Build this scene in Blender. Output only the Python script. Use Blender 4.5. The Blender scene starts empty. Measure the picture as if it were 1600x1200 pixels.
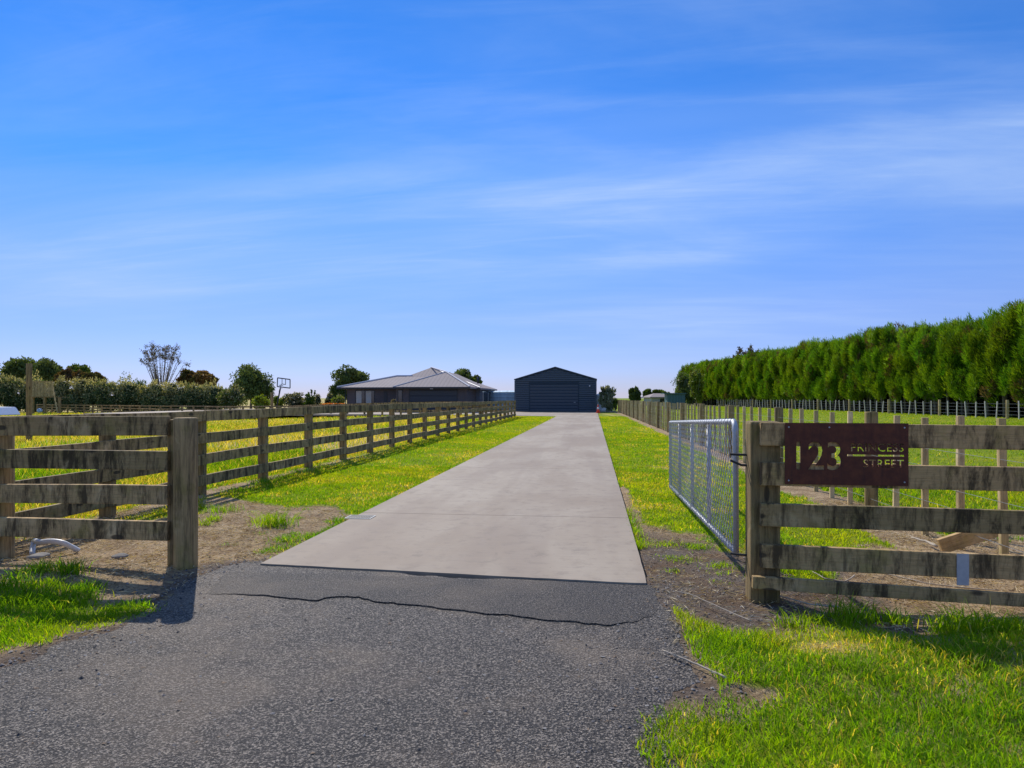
import bpy, bmesh, math, random
import numpy as np
from mathutils import Vector, Matrix, Euler

S = bpy.context.scene
COL = S.collection
rnd = random.Random(7)
nr = np.random.default_rng(7)

# ------------------------------------------------------------------ camera, sky, sun, exposure
F = 1067.0                       # focal length in photo pixels
HOR = 622.0                      # horizon row in the photo
H = 1.4                          # eye height
cam = bpy.data.objects.new('camera', bpy.data.cameras.new('camera'))
COL.objects.link(cam)
cam.location = (0, 0, H)
cam.rotation_euler = (math.pi/2, 0, 0)
cam.data.sensor_width = 36.0
cam.data.lens = 36.0*F/1600
cam.data.shift_y = (HOR-600)/1600
cam.data.clip_start = 0.05
cam.data.clip_end = 9000
S.camera = cam

SUN_EL = math.radians(39.0)
SUN_AZ = math.radians(-23.6)     # from +Y towards +X
W = bpy.data.worlds.new('World'); S.world = W
W.use_nodes = True

def build_world():
    nt = W.node_tree; N = nt.nodes; L = nt.links
    N.clear()
    out = N.new('ShaderNodeOutputWorld'); bg = N.new('ShaderNodeBackground')
    L.new(bg.outputs[0], out.inputs[0])
    sky = N.new('ShaderNodeTexSky'); sky.sky_type = 'NISHITA'; sky.sun_disc = False
    sky.sun_elevation = SUN_EL; sky.sun_rotation = SUN_AZ
    sky.air_density = 1.0; sky.dust_density = 0.0; sky.ozone_density = 6.0; sky.altitude = 0
    bg.inputs['Strength'].default_value = 0.12
    hs = N.new('ShaderNodeHueSaturation')
    hs.inputs['Hue'].default_value = 0.508
    hs.inputs['Saturation'].default_value = 1.22
    hs.inputs['Value'].default_value = 1.1
    L.new(sky.outputs[0], hs.inputs['Color'])
    tc = N.new('ShaderNodeTexCoord'); sep = N.new('ShaderNodeSeparateXYZ')
    L.new(tc.outputs['Generated'], sep.inputs[0])
    def M(op, a, b=None, clamp=False):
        n = N.new('ShaderNodeMath'); n.operation = op; n.use_clamp = clamp
        for i, v in enumerate((a, b)):
            if v is None: continue
            if isinstance(v, (int, float)): n.inputs[i].default_value = v
            else: L.new(v, n.inputs[i])
        return n.outputs[0]
    z = M('MAXIMUM', sep.outputs[2], 0.0)
    zz = M('ADD', z, 0.10)
    cx = M('DIVIDE', sep.outputs[0], zz); cy = M('DIVIDE', sep.outputs[1], zz)
    cmb = N.new('ShaderNodeCombineXYZ'); L.new(cx, cmb.inputs[0]); L.new(cy, cmb.inputs[1])
    def noise(rot, scale, loc, sc, det, rough, dist):
        mp = N.new('ShaderNodeMapping')
        vr = N.new('ShaderNodeVectorRotate'); vr.rotation_type = 'Z_AXIS'; vr.inputs['Angle'].default_value = rot; L.new(cmb.outputs[0], vr.inputs[0])
        mp.inputs['Scale'].default_value = scale
        mp.inputs['Location'].default_value = loc
        L.new(vr.outputs[0], mp.inputs[0])
        n = N.new('ShaderNodeTexNoise'); n.inputs['Scale'].default_value = sc
        n.inputs['Detail'].default_value = det; n.inputs['Roughness'].default_value = rough
        n.inputs['Distortion'].default_value = dist
        L.new(mp.outputs[0], n.inputs[0]); return n.outputs[0]
    def ramp(v, a, b):
        r = N.new('ShaderNodeMapRange'); r.interpolation_type = 'SMOOTHSTEP'
        r.inputs[1].default_value = a; r.inputs[2].default_value = b
        L.new(v, r.inputs[0]); return r.outputs[0]
    big = ramp(noise(0.10, (0.40, 0.9, 1), (5.70, 1.27, 0), 0.60, 3, 0.5, 0.3), 0.42, 0.70)
    streak = ramp(noise(0.10, (0.42, 1.25, 1), (17.08, 19.80, 0), 1.3, 8, 0.58, 0.5), 0.36, 0.78)
    fine = ramp(noise(0.17, (0.45, 2.4, 1), (5.2, 2.4, 0), 2.4, 8, 0.62, 0.7), 0.40, 0.80)
    c = M('ADD', M('MULTIPLY', big, 0.42), M('MULTIPLY', M('MULTIPLY', streak, M('ADD', big, 0.35)), 0.50))
    c = M('ADD', c, M('MULTIPLY', M('MULTIPLY', fine, M('ADD', big, 0.25)), 0.26), True)
    c = M('ADD', c, M('MULTIPLY', ramp(z, 0.42, 0.12), 0.30), True)
    fade = ramp(z, 0.0, 0.16)                       # thin out to nothing at the horizon
    c = M('MULTIPLY', c, M('ADD', M('MULTIPLY', fade, 0.8), 0.2))
    mix = N.new('ShaderNodeMix'); mix.data_type = 'RGBA'
    tint = N.new('ShaderNodeValToRGB'); L.new(z, tint.inputs[0]); e = tint.color_ramp.elements
    e[0].position = 0.0; e[0].color = (0.52, 0.50, 0.86, 1); e[1].position = 0.60; e[1].color = (0.24, 0.96, 1.16, 1)
    k = e.new(0.12); k.color = (0.68, 0.64, 0.95, 1); k = e.new(0.30); k.color = (0.52, 0.91, 1.16, 1)
    tm = N.new('ShaderNodeMix'); tm.data_type = 'RGBA'; tm.blend_type = 'MULTIPLY'; tm.inputs[0].default_value = 1.0
    L.new(hs.outputs[0], tm.inputs[6]); L.new(tint.outputs[0], tm.inputs[7])
    L.new(M('MULTIPLY', c, 0.72), mix.inputs[0]); L.new(tm.outputs[2], mix.inputs[6])
    mix.inputs[7].default_value = (4.2, 5.6, 8.3, 1)
    L.new(mix.outputs[2], bg.inputs['Color'])
build_world()

sun = bpy.data.objects.new('sun', bpy.data.lights.new('sun', 'SUN'))
COL.objects.link(sun)
sun.data.energy = 4.6
sun.data.angle = math.radians(0.5)
sun.data.color = (1.0, 0.945, 0.85)
sdir = Vector((math.sin(SUN_AZ)*math.cos(SUN_EL), math.cos(SUN_AZ)*math.cos(SUN_EL), math.sin(SUN_EL)))
sun.rotation_euler = sdir.to_track_quat('Z', 'Y').to_euler()
sun.location = sdir*50
vs = S.view_settings
vs.view_transform = 'Standard'; vs.look = 'None'; vs.gamma = 1.0; vs.exposure = 0.0; vs.use_curve_mapping = False

# ------------------------------------------------------------------ coordinates
TH = math.atan(127/F); SN, CS = math.sin(TH), math.cos(TH)
def P(px, py, z=0.0):            # photo pixel -> point on the level z
    Y = (H-z)*F/(py-HOR); return Vector(((px-800)/F*Y, Y, z))
def at(px, py, Y):               # photo pixel -> point at depth Y
    return Vector(((px-800)/F*Y, Y, H-(py-HOR)*Y/F))
def R(u, v, z=0.0):              # along / across the driveway
    return Vector((u*SN+v*CS, u*CS-v*SN, z))
def uv_of(x, y): return x*SN+y*CS, x*CS-y*SN
def VP(px, u):                   # v such that R(u, v) is seen at column px
    t = (px-800)/F
    return u*(t*CS-SN)/(CS+t*SN)
def ground_z(x, y):              # the left paddock lies a little lower; a low bank by the left verge
    x = np.asarray(x, float); y = np.asarray(y, float)
    v = x*CS-y*SN
    s = np.clip((-v-9)/28, 0, 1); s = s*s*(3-2*s)
    bank = 0.10*np.exp(-((x+3.9)/0.9)**2-((y-5.35)/0.5)**2)
    bank = bank+0.12*np.exp(-((x-2.75)/1.15)**2-((y-3.65)/0.50)**2)
    far = np.clip((np.hypot(x, y)-160)/200, 0, 1)
    return -0.035-0.55*s*(1-far)+bank

# ------------------------------------------------------------------ numpy noise and helpers
def vnoise(x, y, seed=0):
    x = np.asarray(x, float); y = np.asarray(y, float)
    xi = np.floor(x).astype(np.int64); yi = np.floor(y).astype(np.int64)
    fx = x-xi; fy = y-yi; fx = fx*fx*(3-2*fx); fy = fy*fy*(3-2*fy)
    def h(a, b):
        n = (a*374761393+b*668265263+seed*974634777) & 0x7fffffff
        n = ((n ^ (n >> 13))*1274126177) & 0x7fffffff
        return ((n ^ (n >> 16)) & 0xffff)/65535.0
    return (h(xi, yi)*(1-fx)+h(xi+1, yi)*fx)*(1-fy)+(h(xi, yi+1)*(1-fx)+h(xi+1, yi+1)*fx)*fy
def fbm(x, y, seed=0, o=4):
    s = 0; a = 0.5
    for i in range(o):
        s = s+a*vnoise(x*2**i, y*2**i, seed+i*17); a *= 0.5
    return s/(1-0.5**o)
def inpoly(x, y, poly):
    x = np.asarray(x); y = np.asarray(y); c = np.zeros(x.shape, bool); n = len(poly); j = n-1
    for i in range(n):
        xi, yi = poly[i]; xj, yj = poly[j]
        with np.errstate(divide='ignore', invalid='ignore'):
            t = ((yi > y) != (yj > y)) & (x < (xj-xi)*(y-yi)/(yj-yi+1e-12)+xi)
        c ^= t; j = i
    return c
def polydist(x, y, poly):        # signed distance, positive inside
    d = np.full(np.shape(x), 1e9)
    n = len(poly)
    for i in range(n):
        ax, ay = poly[i]; bx, by = poly[(i+1) % n]
        dx, dy = bx-ax, by-ay
        t = np.clip(((x-ax)*dx+(y-ay)*dy)/(dx*dx+dy*dy+1e-12), 0, 1)
        d = np.minimum(d, np.hypot(x-ax-t*dx, y-ay-t*dy))
    return np.where(inpoly(x, y, poly), d, -d)
def sm(e0, e1, x):
    t = np.clip((x-e0)/(e1-e0), 0, 1); return t*t*(3-2*t)
def px_poly(pts): return [tuple(P(a, b)[:2]) for a, b in pts]

# ------------------------------------------------------------------ materials
def newmat(name):
    m = bpy.data.materials.new(name); m.use_nodes = True
    nt = m.node_tree; nt.nodes.clear()
    o = nt.nodes.new('ShaderNodeOutputMaterial'); b = nt.nodes.new('ShaderNodeBsdfPrincipled')
    nt.links.new(b.outputs[0], o.inputs[0])
    return m, nt, b, o
class G:                          # tiny node-graph helper
    def __init__(s, nt): s.nt = nt; s.N = nt.nodes; s.L = nt.links
    def put(s, sock, v):
        if v is None: return
        if hasattr(v, 'is_output') or isinstance(v, bpy.types.NodeSocket): s.L.new(v, sock)
        else:
            if isinstance(v, (tuple, list)) and len(v) == 3 and sock.type == 'RGBA': v = (*v, 1)
            sock.default_value = v
    def coord(s, kind='Object'): return s.N.new('ShaderNodeTexCoord').outputs[kind]
    def rand(s): return s.N.new('ShaderNodeObjectInfo').outputs['Random']
    def pos(s): return s.N.new('ShaderNodeNewGeometry').outputs['Position']
    def m(s, op, a, b=None, clamp=False):
        n = s.N.new('ShaderNodeMath'); n.operation = op; n.use_clamp = clamp
        s.put(n.inputs[0], a); s.put(n.inputs[1], b); return n.outputs[0]
    def map(s, v, scale=(1, 1, 1), loc=(0, 0, 0), rot=(0, 0, 0)):
        n = s.N.new('ShaderNodeMapping'); s.put(n.inputs[0], v)
        n.inputs['Scale'].default_value = scale; n.inputs['Rotation'].default_value = rot
        s.put(n.inputs['Location'], loc); return n.outputs[0]
    def noise(s, v, sc, det=4, rough=0.55, dist=0.0, out=0):
        n = s.N.new('ShaderNodeTexNoise'); s.put(n.inputs['Vector'], v)
        n.inputs['Scale'].default_value = sc; n.inputs['Detail'].default_value = det
        n.inputs['Roughness'].default_value = rough; n.inputs['Distortion'].default_value = dist
        return n.outputs[out]
    def voro(s, v, sc, feat='F1', out=0, rnd_=1.0):
        n = s.N.new('ShaderNodeTexVoronoi'); n.feature = feat; s.put(n.inputs['Vector'], v)
        n.inputs['Scale'].default_value = sc; n.inputs['Randomness'].default_value = rnd_
        return n.outputs[out]
    def ramp(s, v, a, b, c=0.0, d=1.0):
        r = s.N.new('ShaderNodeMapRange'); r.interpolation_type = 'SMOOTHSTEP'
        s.put(r.inputs[0], v)
        for i, q in enumerate((a, b, c, d)): r.inputs[1+i].default_value = q
        return r.outputs[0]
    def mix(s, f, a, b, mode='MIX'):
        n = s.N.new('ShaderNodeMix'); n.data_type = 'RGBA'; n.blend_type = mode
        s.put(n.inputs[0], f); s.put(n.inputs[6], a); s.put(n.inputs[7], b); return n.outputs[2]
    def bump(s, h, strength=0.3, dist=0.01):
        n = s.N.new('ShaderNodeBump'); n.inputs['Strength'].default_value = strength
        n.inputs['Distance'].default_value = dist; s.put(n.inputs['Height'], h); return n.outputs[0]
    def attr(s, name, out='Color'):
        n = s.N.new('ShaderNodeAttribute'); n.attribute_name = name; return n.outputs[out]
    def sepc(s, c):
        n = s.N.new('ShaderNodeSeparateColor'); s.put(n.inputs[0], c); return n.outputs
    def offs(s, v, k=37.0):       # shift by a per-object amount
        n = s.N.new('ShaderNodeVectorMath'); n.operation = 'ADD'
        cb = s.N.new('ShaderNodeCombineXYZ'); r = s.m('MULTIPLY', s.rand(), k)
        s.put(cb.inputs[0], r); s.put(cb.inputs[1], s.m('MULTIPLY', r, 1.7)); s.put(cb.inputs[2], s.m('MULTIPLY', r, 0.6))
        s.put(n.inputs[0], v); s.put(n.inputs[1], cb.outputs[0]); return n.outputs[0]

def mat_plain(name, col, rough=0.6, metal=0.0, var=0.15, sc=8.0, bump=0.0, spec=0.5):
    m, nt, b, o = newmat(name); g = G(nt)
    n = g.noise(g.coord(), sc, 5, 0.6)
    c = g.mix(n, tuple(q*(1-var) for q in col), tuple(min(1, q*(1+var)) for q in col))
    g.put(b.inputs['Base Color'], c); b.inputs['Roughness'].default_value = rough
    b.inputs['Metallic'].default_value = metal; b.inputs['Specular IOR Level'].default_value = spec
    if bump: g.put(b.inputs['Normal'], g.bump(n, bump, 0.01))
    return m

def mat_wood(name, axis='x', tint=(1, 1, 1), stain=1.0):
    """Weathered radiata boards: grain along `axis`, dark run-off stains down the face, lichen green."""
    m, nt, b, o = newmat(name); g = G(nt)
    co = g.offs(g.coord())
    if axis == 'x': gs, ss = (1.2, 9, 26), (5.5, 3.0, 1.3)
    else:           gs, ss = (22, 22, 0.9), (10, 10, 0.7)
    grain = g.noise(g.map(co, gs), 2.2, 6, 0.62, 0.5)
    fine = g.noise(g.map(co, tuple(q*2.6 for q in gs)), 3.0, 4, 0.6, 0.3)
    stains = g.ramp(g.noise(g.map(co, ss), 1.5, 6, 0.74, 0.35), 0.44, 0.62)
    runs = g.ramp(g.noise(g.map(co, tuple(q*3.2 for q in ss)), 1.5, 4, 0.6, 0.2), 0.50, 0.66)
    patch = g.noise(co, 2.6, 4, 0.6, 0.6)
    lich = g.ramp(g.noise(co, 4.5, 5, 0.7), 0.46, 0.70)
    t = tint
    c = g.mix(grain, (0.27*t[0], 0.20*t[1], 0.098*t[2]), (0.58*t[0], 0.445*t[1], 0.26*t[2]))
    c = g.mix(g.m('MULTIPLY', g.ramp(fine, 0.52, 0.72), 0.45), c, (0.09, 0.075, 0.05))
    c = g.mix(g.m('MULTIPLY', lich, 0.55), c, (0.24*t[0], 0.225*t[1], 0.060*t[2]))
    c = g.mix(g.m('MULTIPLY', g.ramp(patch, 0.54, 0.70), 0.6), c, (0.66*t[0], 0.54*t[1], 0.36*t[2]))
    c = g.mix(g.m('MULTIPLY', stains, 0.90*stain), c, (0.050, 0.034, 0.018))
    c = g.mix(g.m('MULTIPLY', runs, 0.45*stain), c, (0.075, 0.055, 0.030))
    kn = g.voro(g.map(co, (2.2, 5, 6) if axis == 'x' else (6, 6, 1.8)), 1.0)
    c = g.mix(g.ramp(kn, 0.10, 0.16, 0.85, 0.0), c, (0.05, 0.038, 0.025))
    # each board a little different
    c = g.mix(1.0, c, g.mix(g.rand(), (0.70, 0.72, 0.66), (1.18, 1.12, 1.04)), 'MULTIPLY')
    g.put(b.inputs['Base Color'], c); b.inputs['Roughness'].default_value = 0.85
    b.inputs['Specular IOR Level'].default_value = 0.25
    g.put(b.inputs['Normal'], g.bump(g.m('ADD', grain, g.m('MULTIPLY', fine, 0.6)), 0.55, 0.006))
    return m

def mat_leaf(name, trans=0.45, rough=0.5, gain=1.0, tcol=(1.25, 1.15, 0.45)):
    """Foliage: colour attribute, diffuse + light through the leaf."""
    m = bpy.data.materials.new(name); m.use_nodes = True
    nt = m.node_tree; nt.nodes.clear(); g = G(nt)
    o = g.N.new('ShaderNodeOutputMaterial')
    c = g.attr('Col')
    c = g.mix(1.0, c, g.mix(g.rand(), (0.86*gain,)*3, (1.14*gain,)*3), 'MULTIPLY')
    d = g.N.new('ShaderNodeBsdfPrincipled'); g.put(d.inputs['Base Color'], c)
    d.inputs['Roughness'].default_value = rough; d.inputs['Specular IOR Level'].default_value = 0.15
    t = g.N.new('ShaderNodeBsdfTranslucent'); g.put(t.inputs[0], g.mix(1.0, c, tcol, 'MULTIPLY'))
    mx = g.N.new('ShaderNodeMixShader'); mx.inputs[0].default_value = trans
    g.L.new(d.outputs[0], mx.inputs[1]); g.L.new(t.outputs[0], mx.inputs[2]); g.L.new(mx.outputs[0], o.inputs[0])
    return m

def mat_ground():
    m, nt, b, o = newmat('paddock_soil_and_turf'); g = G(nt)
    p = g.pos(); a = g.sepc(g.attr('Mask'))
    dirt, dry, gravel = a[0], a[1], a[2]
    big = g.noise(p, 0.35, 5, 0.6); mid = g.noise(p, 3.0, 5, 0.65); fin = g.noise(p, 38, 4, 0.7)
    far = g.noise(p, 0.02, 4, 0.6)
    turf = g.mix(g.ramp(mid, 0.3, 0.7), (0.15, 0.22, 0.008), (0.27, 0.32, 0.010))
    turf = g.mix(g.m('MULTIPLY', g.ramp(big, 0.46, 0.66), 0.5), turf, (0.34, 0.31, 0.03))
    turf = g.mix(g.ramp(far, 0.4, 0.65), turf, (0.22, 0.28, 0.015))
    turf = g.mix(g.m('MULTIPLY', g.ramp(fin, 0.45, 0.7), 0.55), turf, (0.09, 0.13, 0.006))
    dryc = g.mix(g.ramp(fin, 0.35, 0.65), (0.32, 0.24, 0.06), (0.62, 0.48, 0.18))
    c = g.mix(g.ramp(g.m('ADD', dry, g.m('MULTIPLY', g.m('SUBTRACT', mid, 0.5), 0.9)), 0.25, 0.75), turf, dryc)
    st = g.noise(g.map(p, (1, 1, 1), (0, 0, 0), (0, 0, 0.7)), 90, 4, 0.75, 1.2)
    dc = g.mix(g.ramp(mid, 0.35, 0.65), (0.26, 0.165, 0.085), (0.46, 0.33, 0.19))
    dc = g.mix(g.m('MULTIPLY', g.ramp(st, 0.50, 0.66), 0.75), dc, (0.72, 0.56, 0.33))
    dc = g.mix(g.m('MULTIPLY', g.ramp(fin, 0.53, 0.66), 0.85), dc, (0.065, 0.042, 0.025))
    dc = g.mix(g.m('MULTIPLY', g.ramp(g.noise(p, 9, 5, 0.7), 0.55, 0.68), 0.6), dc, (0.11, 0.072, 0.042))
    gc = g.mix(g.voro(p, 75, 'F1', 1), (0.055, 0.046, 0.038), (0.25, 0.20, 0.16))
    gc = g.mix(g.ramp(mid, 0.35, 0.7), gc, (0.15, 0.092, 0.052))
    gc = g.mix(g.m('MULTIPLY', g.ramp(st, 0.56, 0.68), 0.6), gc, (0.50, 0.38, 0.24))
    dc = g.mix(gravel, dc, gc)
    c = g.mix(g.ramp(g.m('ADD', dirt, g.m('MULTIPLY', g.m('SUBTRACT', mid, 0.5), 0.7)), 0.35, 0.65), c, dc)
    g.put(b.inputs['Base Color'], c); b.inputs['Roughness'].default_value = 0.95
    b.inputs['Specular IOR Level'].default_value = 0.1
    hgt = g.m('ADD', g.m('MULTIPLY', fin, 1.0), g.m('MULTIPLY', st, 0.6))
    g.put(b.inputs['Normal'], g.bump(hgt, 0.9, 0.02))
    return m

def mat_asphalt(name, dark=1.0, sc=85.0):
    m, nt, b, o = newmat(name); g = G(nt)
    p = g.pos()
    wv = g.N.new('ShaderNodeVectorMath'); wv.operation = 'MULTIPLY_ADD'
    g.put(wv.inputs[0], g.noise(p, sc*0.55, 3, 0.6, 0.0, 1)); wv.inputs[1].default_value = (0.016,)*3; g.put(wv.inputs[2], p)
    pit = g.noise(p, sc*0.78, 4, 0.72); p0 = p; p = wv.outputs[0]
    cell = g.sepc(g.voro(p, sc, 'F1', 1)); d = g.voro(p, sc, 'F1', 0)
    cell2 = g.sepc(g.voro(p, sc*2.1, 'F1', 1))
    c = g.mix(g.ramp(cell[0], 0.05, 0.95), (0.050, 0.045, 0.044), (0.25, 0.228, 0.208))
    c = g.mix(g.m('MULTIPLY', cell2[1], 0.35), c, (0.34, 0.31, 0.28))
    c = g.mix(g.ramp(d, 0.34, 0.62), c, (0.018, 0.016, 0.016))
    c = g.mix(g.ramp(cell[1], 0.88, 0.93), c, (0.016, 0.016, 0.018))
    p = p0; big = g.noise(p, 0.75, 4, 0.6); mid = g.noise(p, 4.5, 5, 0.7)
    c = g.mix(g.m('MULTIPLY', g.ramp(pit, 0.505, 0.57), 0.92), c, (0.017, 0.016, 0.018))
    c = g.mix(g.m('MULTIPLY', g.ramp(pit, 0.47, 0.38), 0.7), c, (0.42, 0.385, 0.35))
    c = g.mix(g.m('MULTIPLY', g.ramp(big, 0.46, 0.64), 0.36), c, (0.28, 0.232, 0.182))   # dust ground into the seal
    c = g.mix(g.m('MULTIPLY', g.ramp(mid, 0.45, 0.8), 0.4), c, (0.10, 0.09, 0.085))
    c = g.mix(1.0, c, (dark*1.08, dark*0.985, dark*0.85), 'MULTIPLY')
    g.put(b.inputs['Base Color'], c); b.inputs['Roughness'].default_value = 0.75
    b.inputs['Specular IOR Level'].default_value = 0.35
    hgt = g.m('ADD', g.m('SUBTRACT', 1.0, d), g.m('SUBTRACT', g.m('MULTIPLY', cell[2], 0.5), g.m('MULTIPLY', pit, 1.6)))
    g.put(b.inputs['Normal'], g.bump(hgt, 0.9, 0.010))
    return m

def mat_concrete():
    m, nt, b, o = newmat('brushed_concrete'); g = G(nt)
    p = g.map(g.pos(), (1, 1, 1), (0, 0, 0), (0, 0, TH))
    blot = g.noise(g.map(p, (1.0, 0.45, 1)), 0.55, 5, 0.6, 0.4); mid = g.noise(p, 5.0, 6, 0.7)
    br = g.noise(g.map(p, (1.2, 60, 1)), 2.0, 3, 0.6); spk = g.noise(p, 160, 3, 0.7)
    tyre = g.noise(g.map(p, (1.4, 0.10, 1)), 1.1, 3, 0.5)
    c = g.mix(g.ramp(blot, 0.35, 0.68), (0.300, 0.230, 0.162), (0.405, 0.333, 0.246))
    c = g.mix(g.m('MULTIPLY', g.ramp(tyre, 0.47, 0.62), 0.38), c, (0.25, 0.188, 0.138))
    c = g.mix(g.m('MULTIPLY', g.ramp(mid, 0.48, 0.70), 0.50), c, (0.205, 0.16, 0.12))
    c = g.mix(g.m('MULTIPLY', g.ramp(br, 0.45, 0.7), 0.28), c, (0.17, 0.15, 0.135))
    c = g.mix(g.m('MULTIPLY', g.ramp(spk, 0.55, 0.75), 0.28), c, (0.42, 0.39, 0.36))
    st_ = g.noise(g.map(p, (1.6, 0.9, 1), (7, 3, 0)), 2.3, 6, 0.72, 0.8)
    c = g.mix(g.m('MULTIPLY', g.ramp(st_, 0.60, 0.70), 0.40), c, (0.17, 0.135, 0.105))
    fl = g.voro(p, 9.0)
    c = g.mix(g.ramp(fl, 0.035, 0.06, 0.7, 0.0), c, (0.10, 0.075, 0.055))
    g.put(b.inputs['Base Color'], c); b.inputs['Roughness'].default_value = 0.8
    b.inputs['Specular IOR Level'].default_value = 0.3
    g.put(b.inputs['Normal'], g.bump(g.m('ADD', br, spk), 0.25, 0.003))
    return m

def mat_ribbed(name, col, period, axis='z', rough=0.5, bumpd=0.03, metal=0.0, strength=0.8, var=0.12):
    """Folded sheet metal: ribs at `period` metres along an axis of the object."""
    m, nt, b, o = newmat(name); g = G(nt)
    co = g.coord(); n = g.N.new('ShaderNodeSeparateXYZ'); g.put(n.inputs[0], co)
    v = n.outputs['xyz'.index(axis)]
    tri = g.m('PINGPONG', g.m('MULTIPLY', v, 1.0/period), 0.5)
    rib = g.ramp(tri, 0.08, 0.2)
    nz = g.noise(co, 0.8, 4, 0.6)
    c = g.mix(nz, tuple(q*(1-var) for q in col), tuple(q*(1+var) for q in col))
    c = g.mix(g.m('MULTIPLY', g.m('SUBTRACT', 1.0, rib), 0.25), c, tuple(q*0.55 for q in col))  # groove shade put into the colour on top of the bump
    g.put(b.inputs['Base Color'], c); b.inputs['Roughness'].default_value = rough
    b.inputs['Metallic'].default_value = metal
    b.inputs['Specular IOR Level'].default_value = 0.2
    g.put(b.inputs['Normal'], g.bump(rib, strength, bumpd))
    return m

def mat_bark(name, c0=(0.10, 0.08, 0.06), c1=(0.22, 0.19, 0.15)):
    m, nt, b, o = newmat(name); g = G(nt)
    n = g.noise(g.map(g.offs(g.coord()), (6, 6, 1.2)), 2.0, 5, 0.65, 0.4)
    g.put(b.inputs['Base Color'], g.mix(n, c0, c1)); b.inputs['Roughness'].default_value = 0.9
    g.put(b.inputs['Normal'], g.bump(n, 0.6, 0.02)); return m

def mat_rust():
    m, nt, b, o = newmat('rusted_steel'); g = G(nt)
    co = g.coord(); a = g.noise(co, 14, 6, 0.7); d = g.noise(g.map(co, (12, 1, 1.2)), 3, 4, 0.6)
    c = g.mix(g.ramp(a, 0.35, 0.7), (0.085, 0.022, 0.010), (0.15, 0.042, 0.016))
    c = g.mix(g.m('MULTIPLY', g.ramp(d, 0.5, 0.72), 0.45), c, (0.035, 0.014, 0.011))
    g.put(b.inputs['Base Color'], c); b.inputs['Roughness'].default_value = 0.8
    g.put(b.inputs['Normal'], g.bump(a, 0.3, 0.003)); return m

def mat_glass(name, tint=(0.03, 0.035, 0.04)):
    m, nt, b, o = newmat(name); g = G(nt)
    b.inputs['Base Color'].default_value = (*tint, 1); b.inputs['Roughness'].default_value = 0.06
    b.inputs['Specular IOR Level'].default_value = 0.9; return m

MX = mat_wood('weathered_rail_timber', 'x', (1.10, 0.99, 0.84))
MZ = mat_wood('weathered_post_timber', 'z', (0.95, 0.86, 0.71), 0.7)
MZP = mat_wood('pale_batten_timber', 'z', (1.38, 1.38, 1.28), 0.35)
MXP = mat_wood('pale_rail_timber', 'x', (1.25, 1.12, 0.95), 0.3)
M_GROUND = mat_ground()
M_ROAD = mat_asphalt('chip_seal', 1.08, 104)
M_PATCH = mat_asphalt('asphalt_patch', 0.80, 120)
M_CONC = mat_concrete()
M_GALV = mat_plain('galvanised_steel', (0.46, 0.47, 0.48), 0.55, 0.35, 0.25, 30)
M_WIRE = mat_plain('galvanised_wire', (0.30, 0.31, 0.31), 0.5, 0.3, 0.1, 30)
M_IRON = mat_plain('dark_iron', (0.05, 0.045, 0.04), 0.6, 0.5)
M_RUST = mat_rust()
M_WHITE = mat_plain('white_paint', (0.72, 0.74, 0.76), 0.45, 0, 0.05)
M_PVC = mat_plain('grey_white_pipe', (0.60, 0.60, 0.58), 0.45, 0, 0.1, 20)
M_STONE = mat_plain('field_stone', (0.20, 0.185, 0.165), 0.9, 0, 0.3, 12, 0.5)
M_STICK = mat_plain('bleached_stick', (0.42, 0.35, 0.26), 0.9, 0, 0.25, 25)
M_GRASS = mat_leaf('grass_blade', 0.58, 0.6, 1.0, (1.55, 1.50, 0.28))
M_LEAF = mat_leaf('leaf', 0.32, 0.5)
M_BARK = mat_bark('bark')
M_BARKG = mat_bark('grey_bark', (0.16, 0.15, 0.13), (0.38, 0.35, 0.31))
M_NAVY = mat_ribbed('navy_steel_cladding', (0.034, 0.055, 0.074), 0.17, 'z', 0.45, 0.03)
M_NAVYDOOR = mat_ribbed('navy_roller_door', (0.024, 0.041, 0.062), 0.32, 'z', 0.4, 0.03)
M_DOORPLAIN = mat_plain('navy_door_paint', (0.030, 0.050, 0.072), 0.38, 0, 0.15, 2)
M_NAVYTRIM = mat_plain('navy_flashing', (0.050, 0.075, 0.10), 0.4, 0, 0.08)
M_ROOF = mat_ribbed('grey_longrun_roof', (0.33, 0.275, 0.255), 0.40, 'x', 0.85, 0.015, 0.0, 0.5)
M_CAP = mat_plain('roof_cap', (0.50, 0.48, 0.50), 0.4, 0, 0.05)
M_BRICK = mat_ribbed('dark_brick', (0.115, 0.098, 0.095), 0.20, 'z', 0.8, 0.01, 0, 0.5, 0.3)
M_WEATHER = mat_ribbed('grey_weatherboard', (0.17, 0.19, 0.215), 0.18, 'z', 0.7, 0.02)
M_DARKTRIM = mat_plain('dark_joinery', (0.022, 0.024, 0.028), 0.5)
M_GLASS = mat_glass('window_glass')
M_CURT = mat_plain('net_curtain', (0.50, 0.48, 0.42), 0.9, 0, 0.25, 3)
M_TANK = mat_ribbed('pale_blue_tank', (0.46, 0.60, 0.66), 0.9, 'x', 0.6, 0.02)
M_TEAL = mat_ribbed('teal_steel', (0.09, 0.16, 0.165), 0.35, 'x', 0.6, 0.02)
M_ORANGE = mat_plain('orange_cone', (0.75, 0.07, 0.03), 0.5, 0, 0.05)
M_WALLPALE = mat_plain('pale_render', (0.45, 0.42, 0.38), 0.8)

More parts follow.
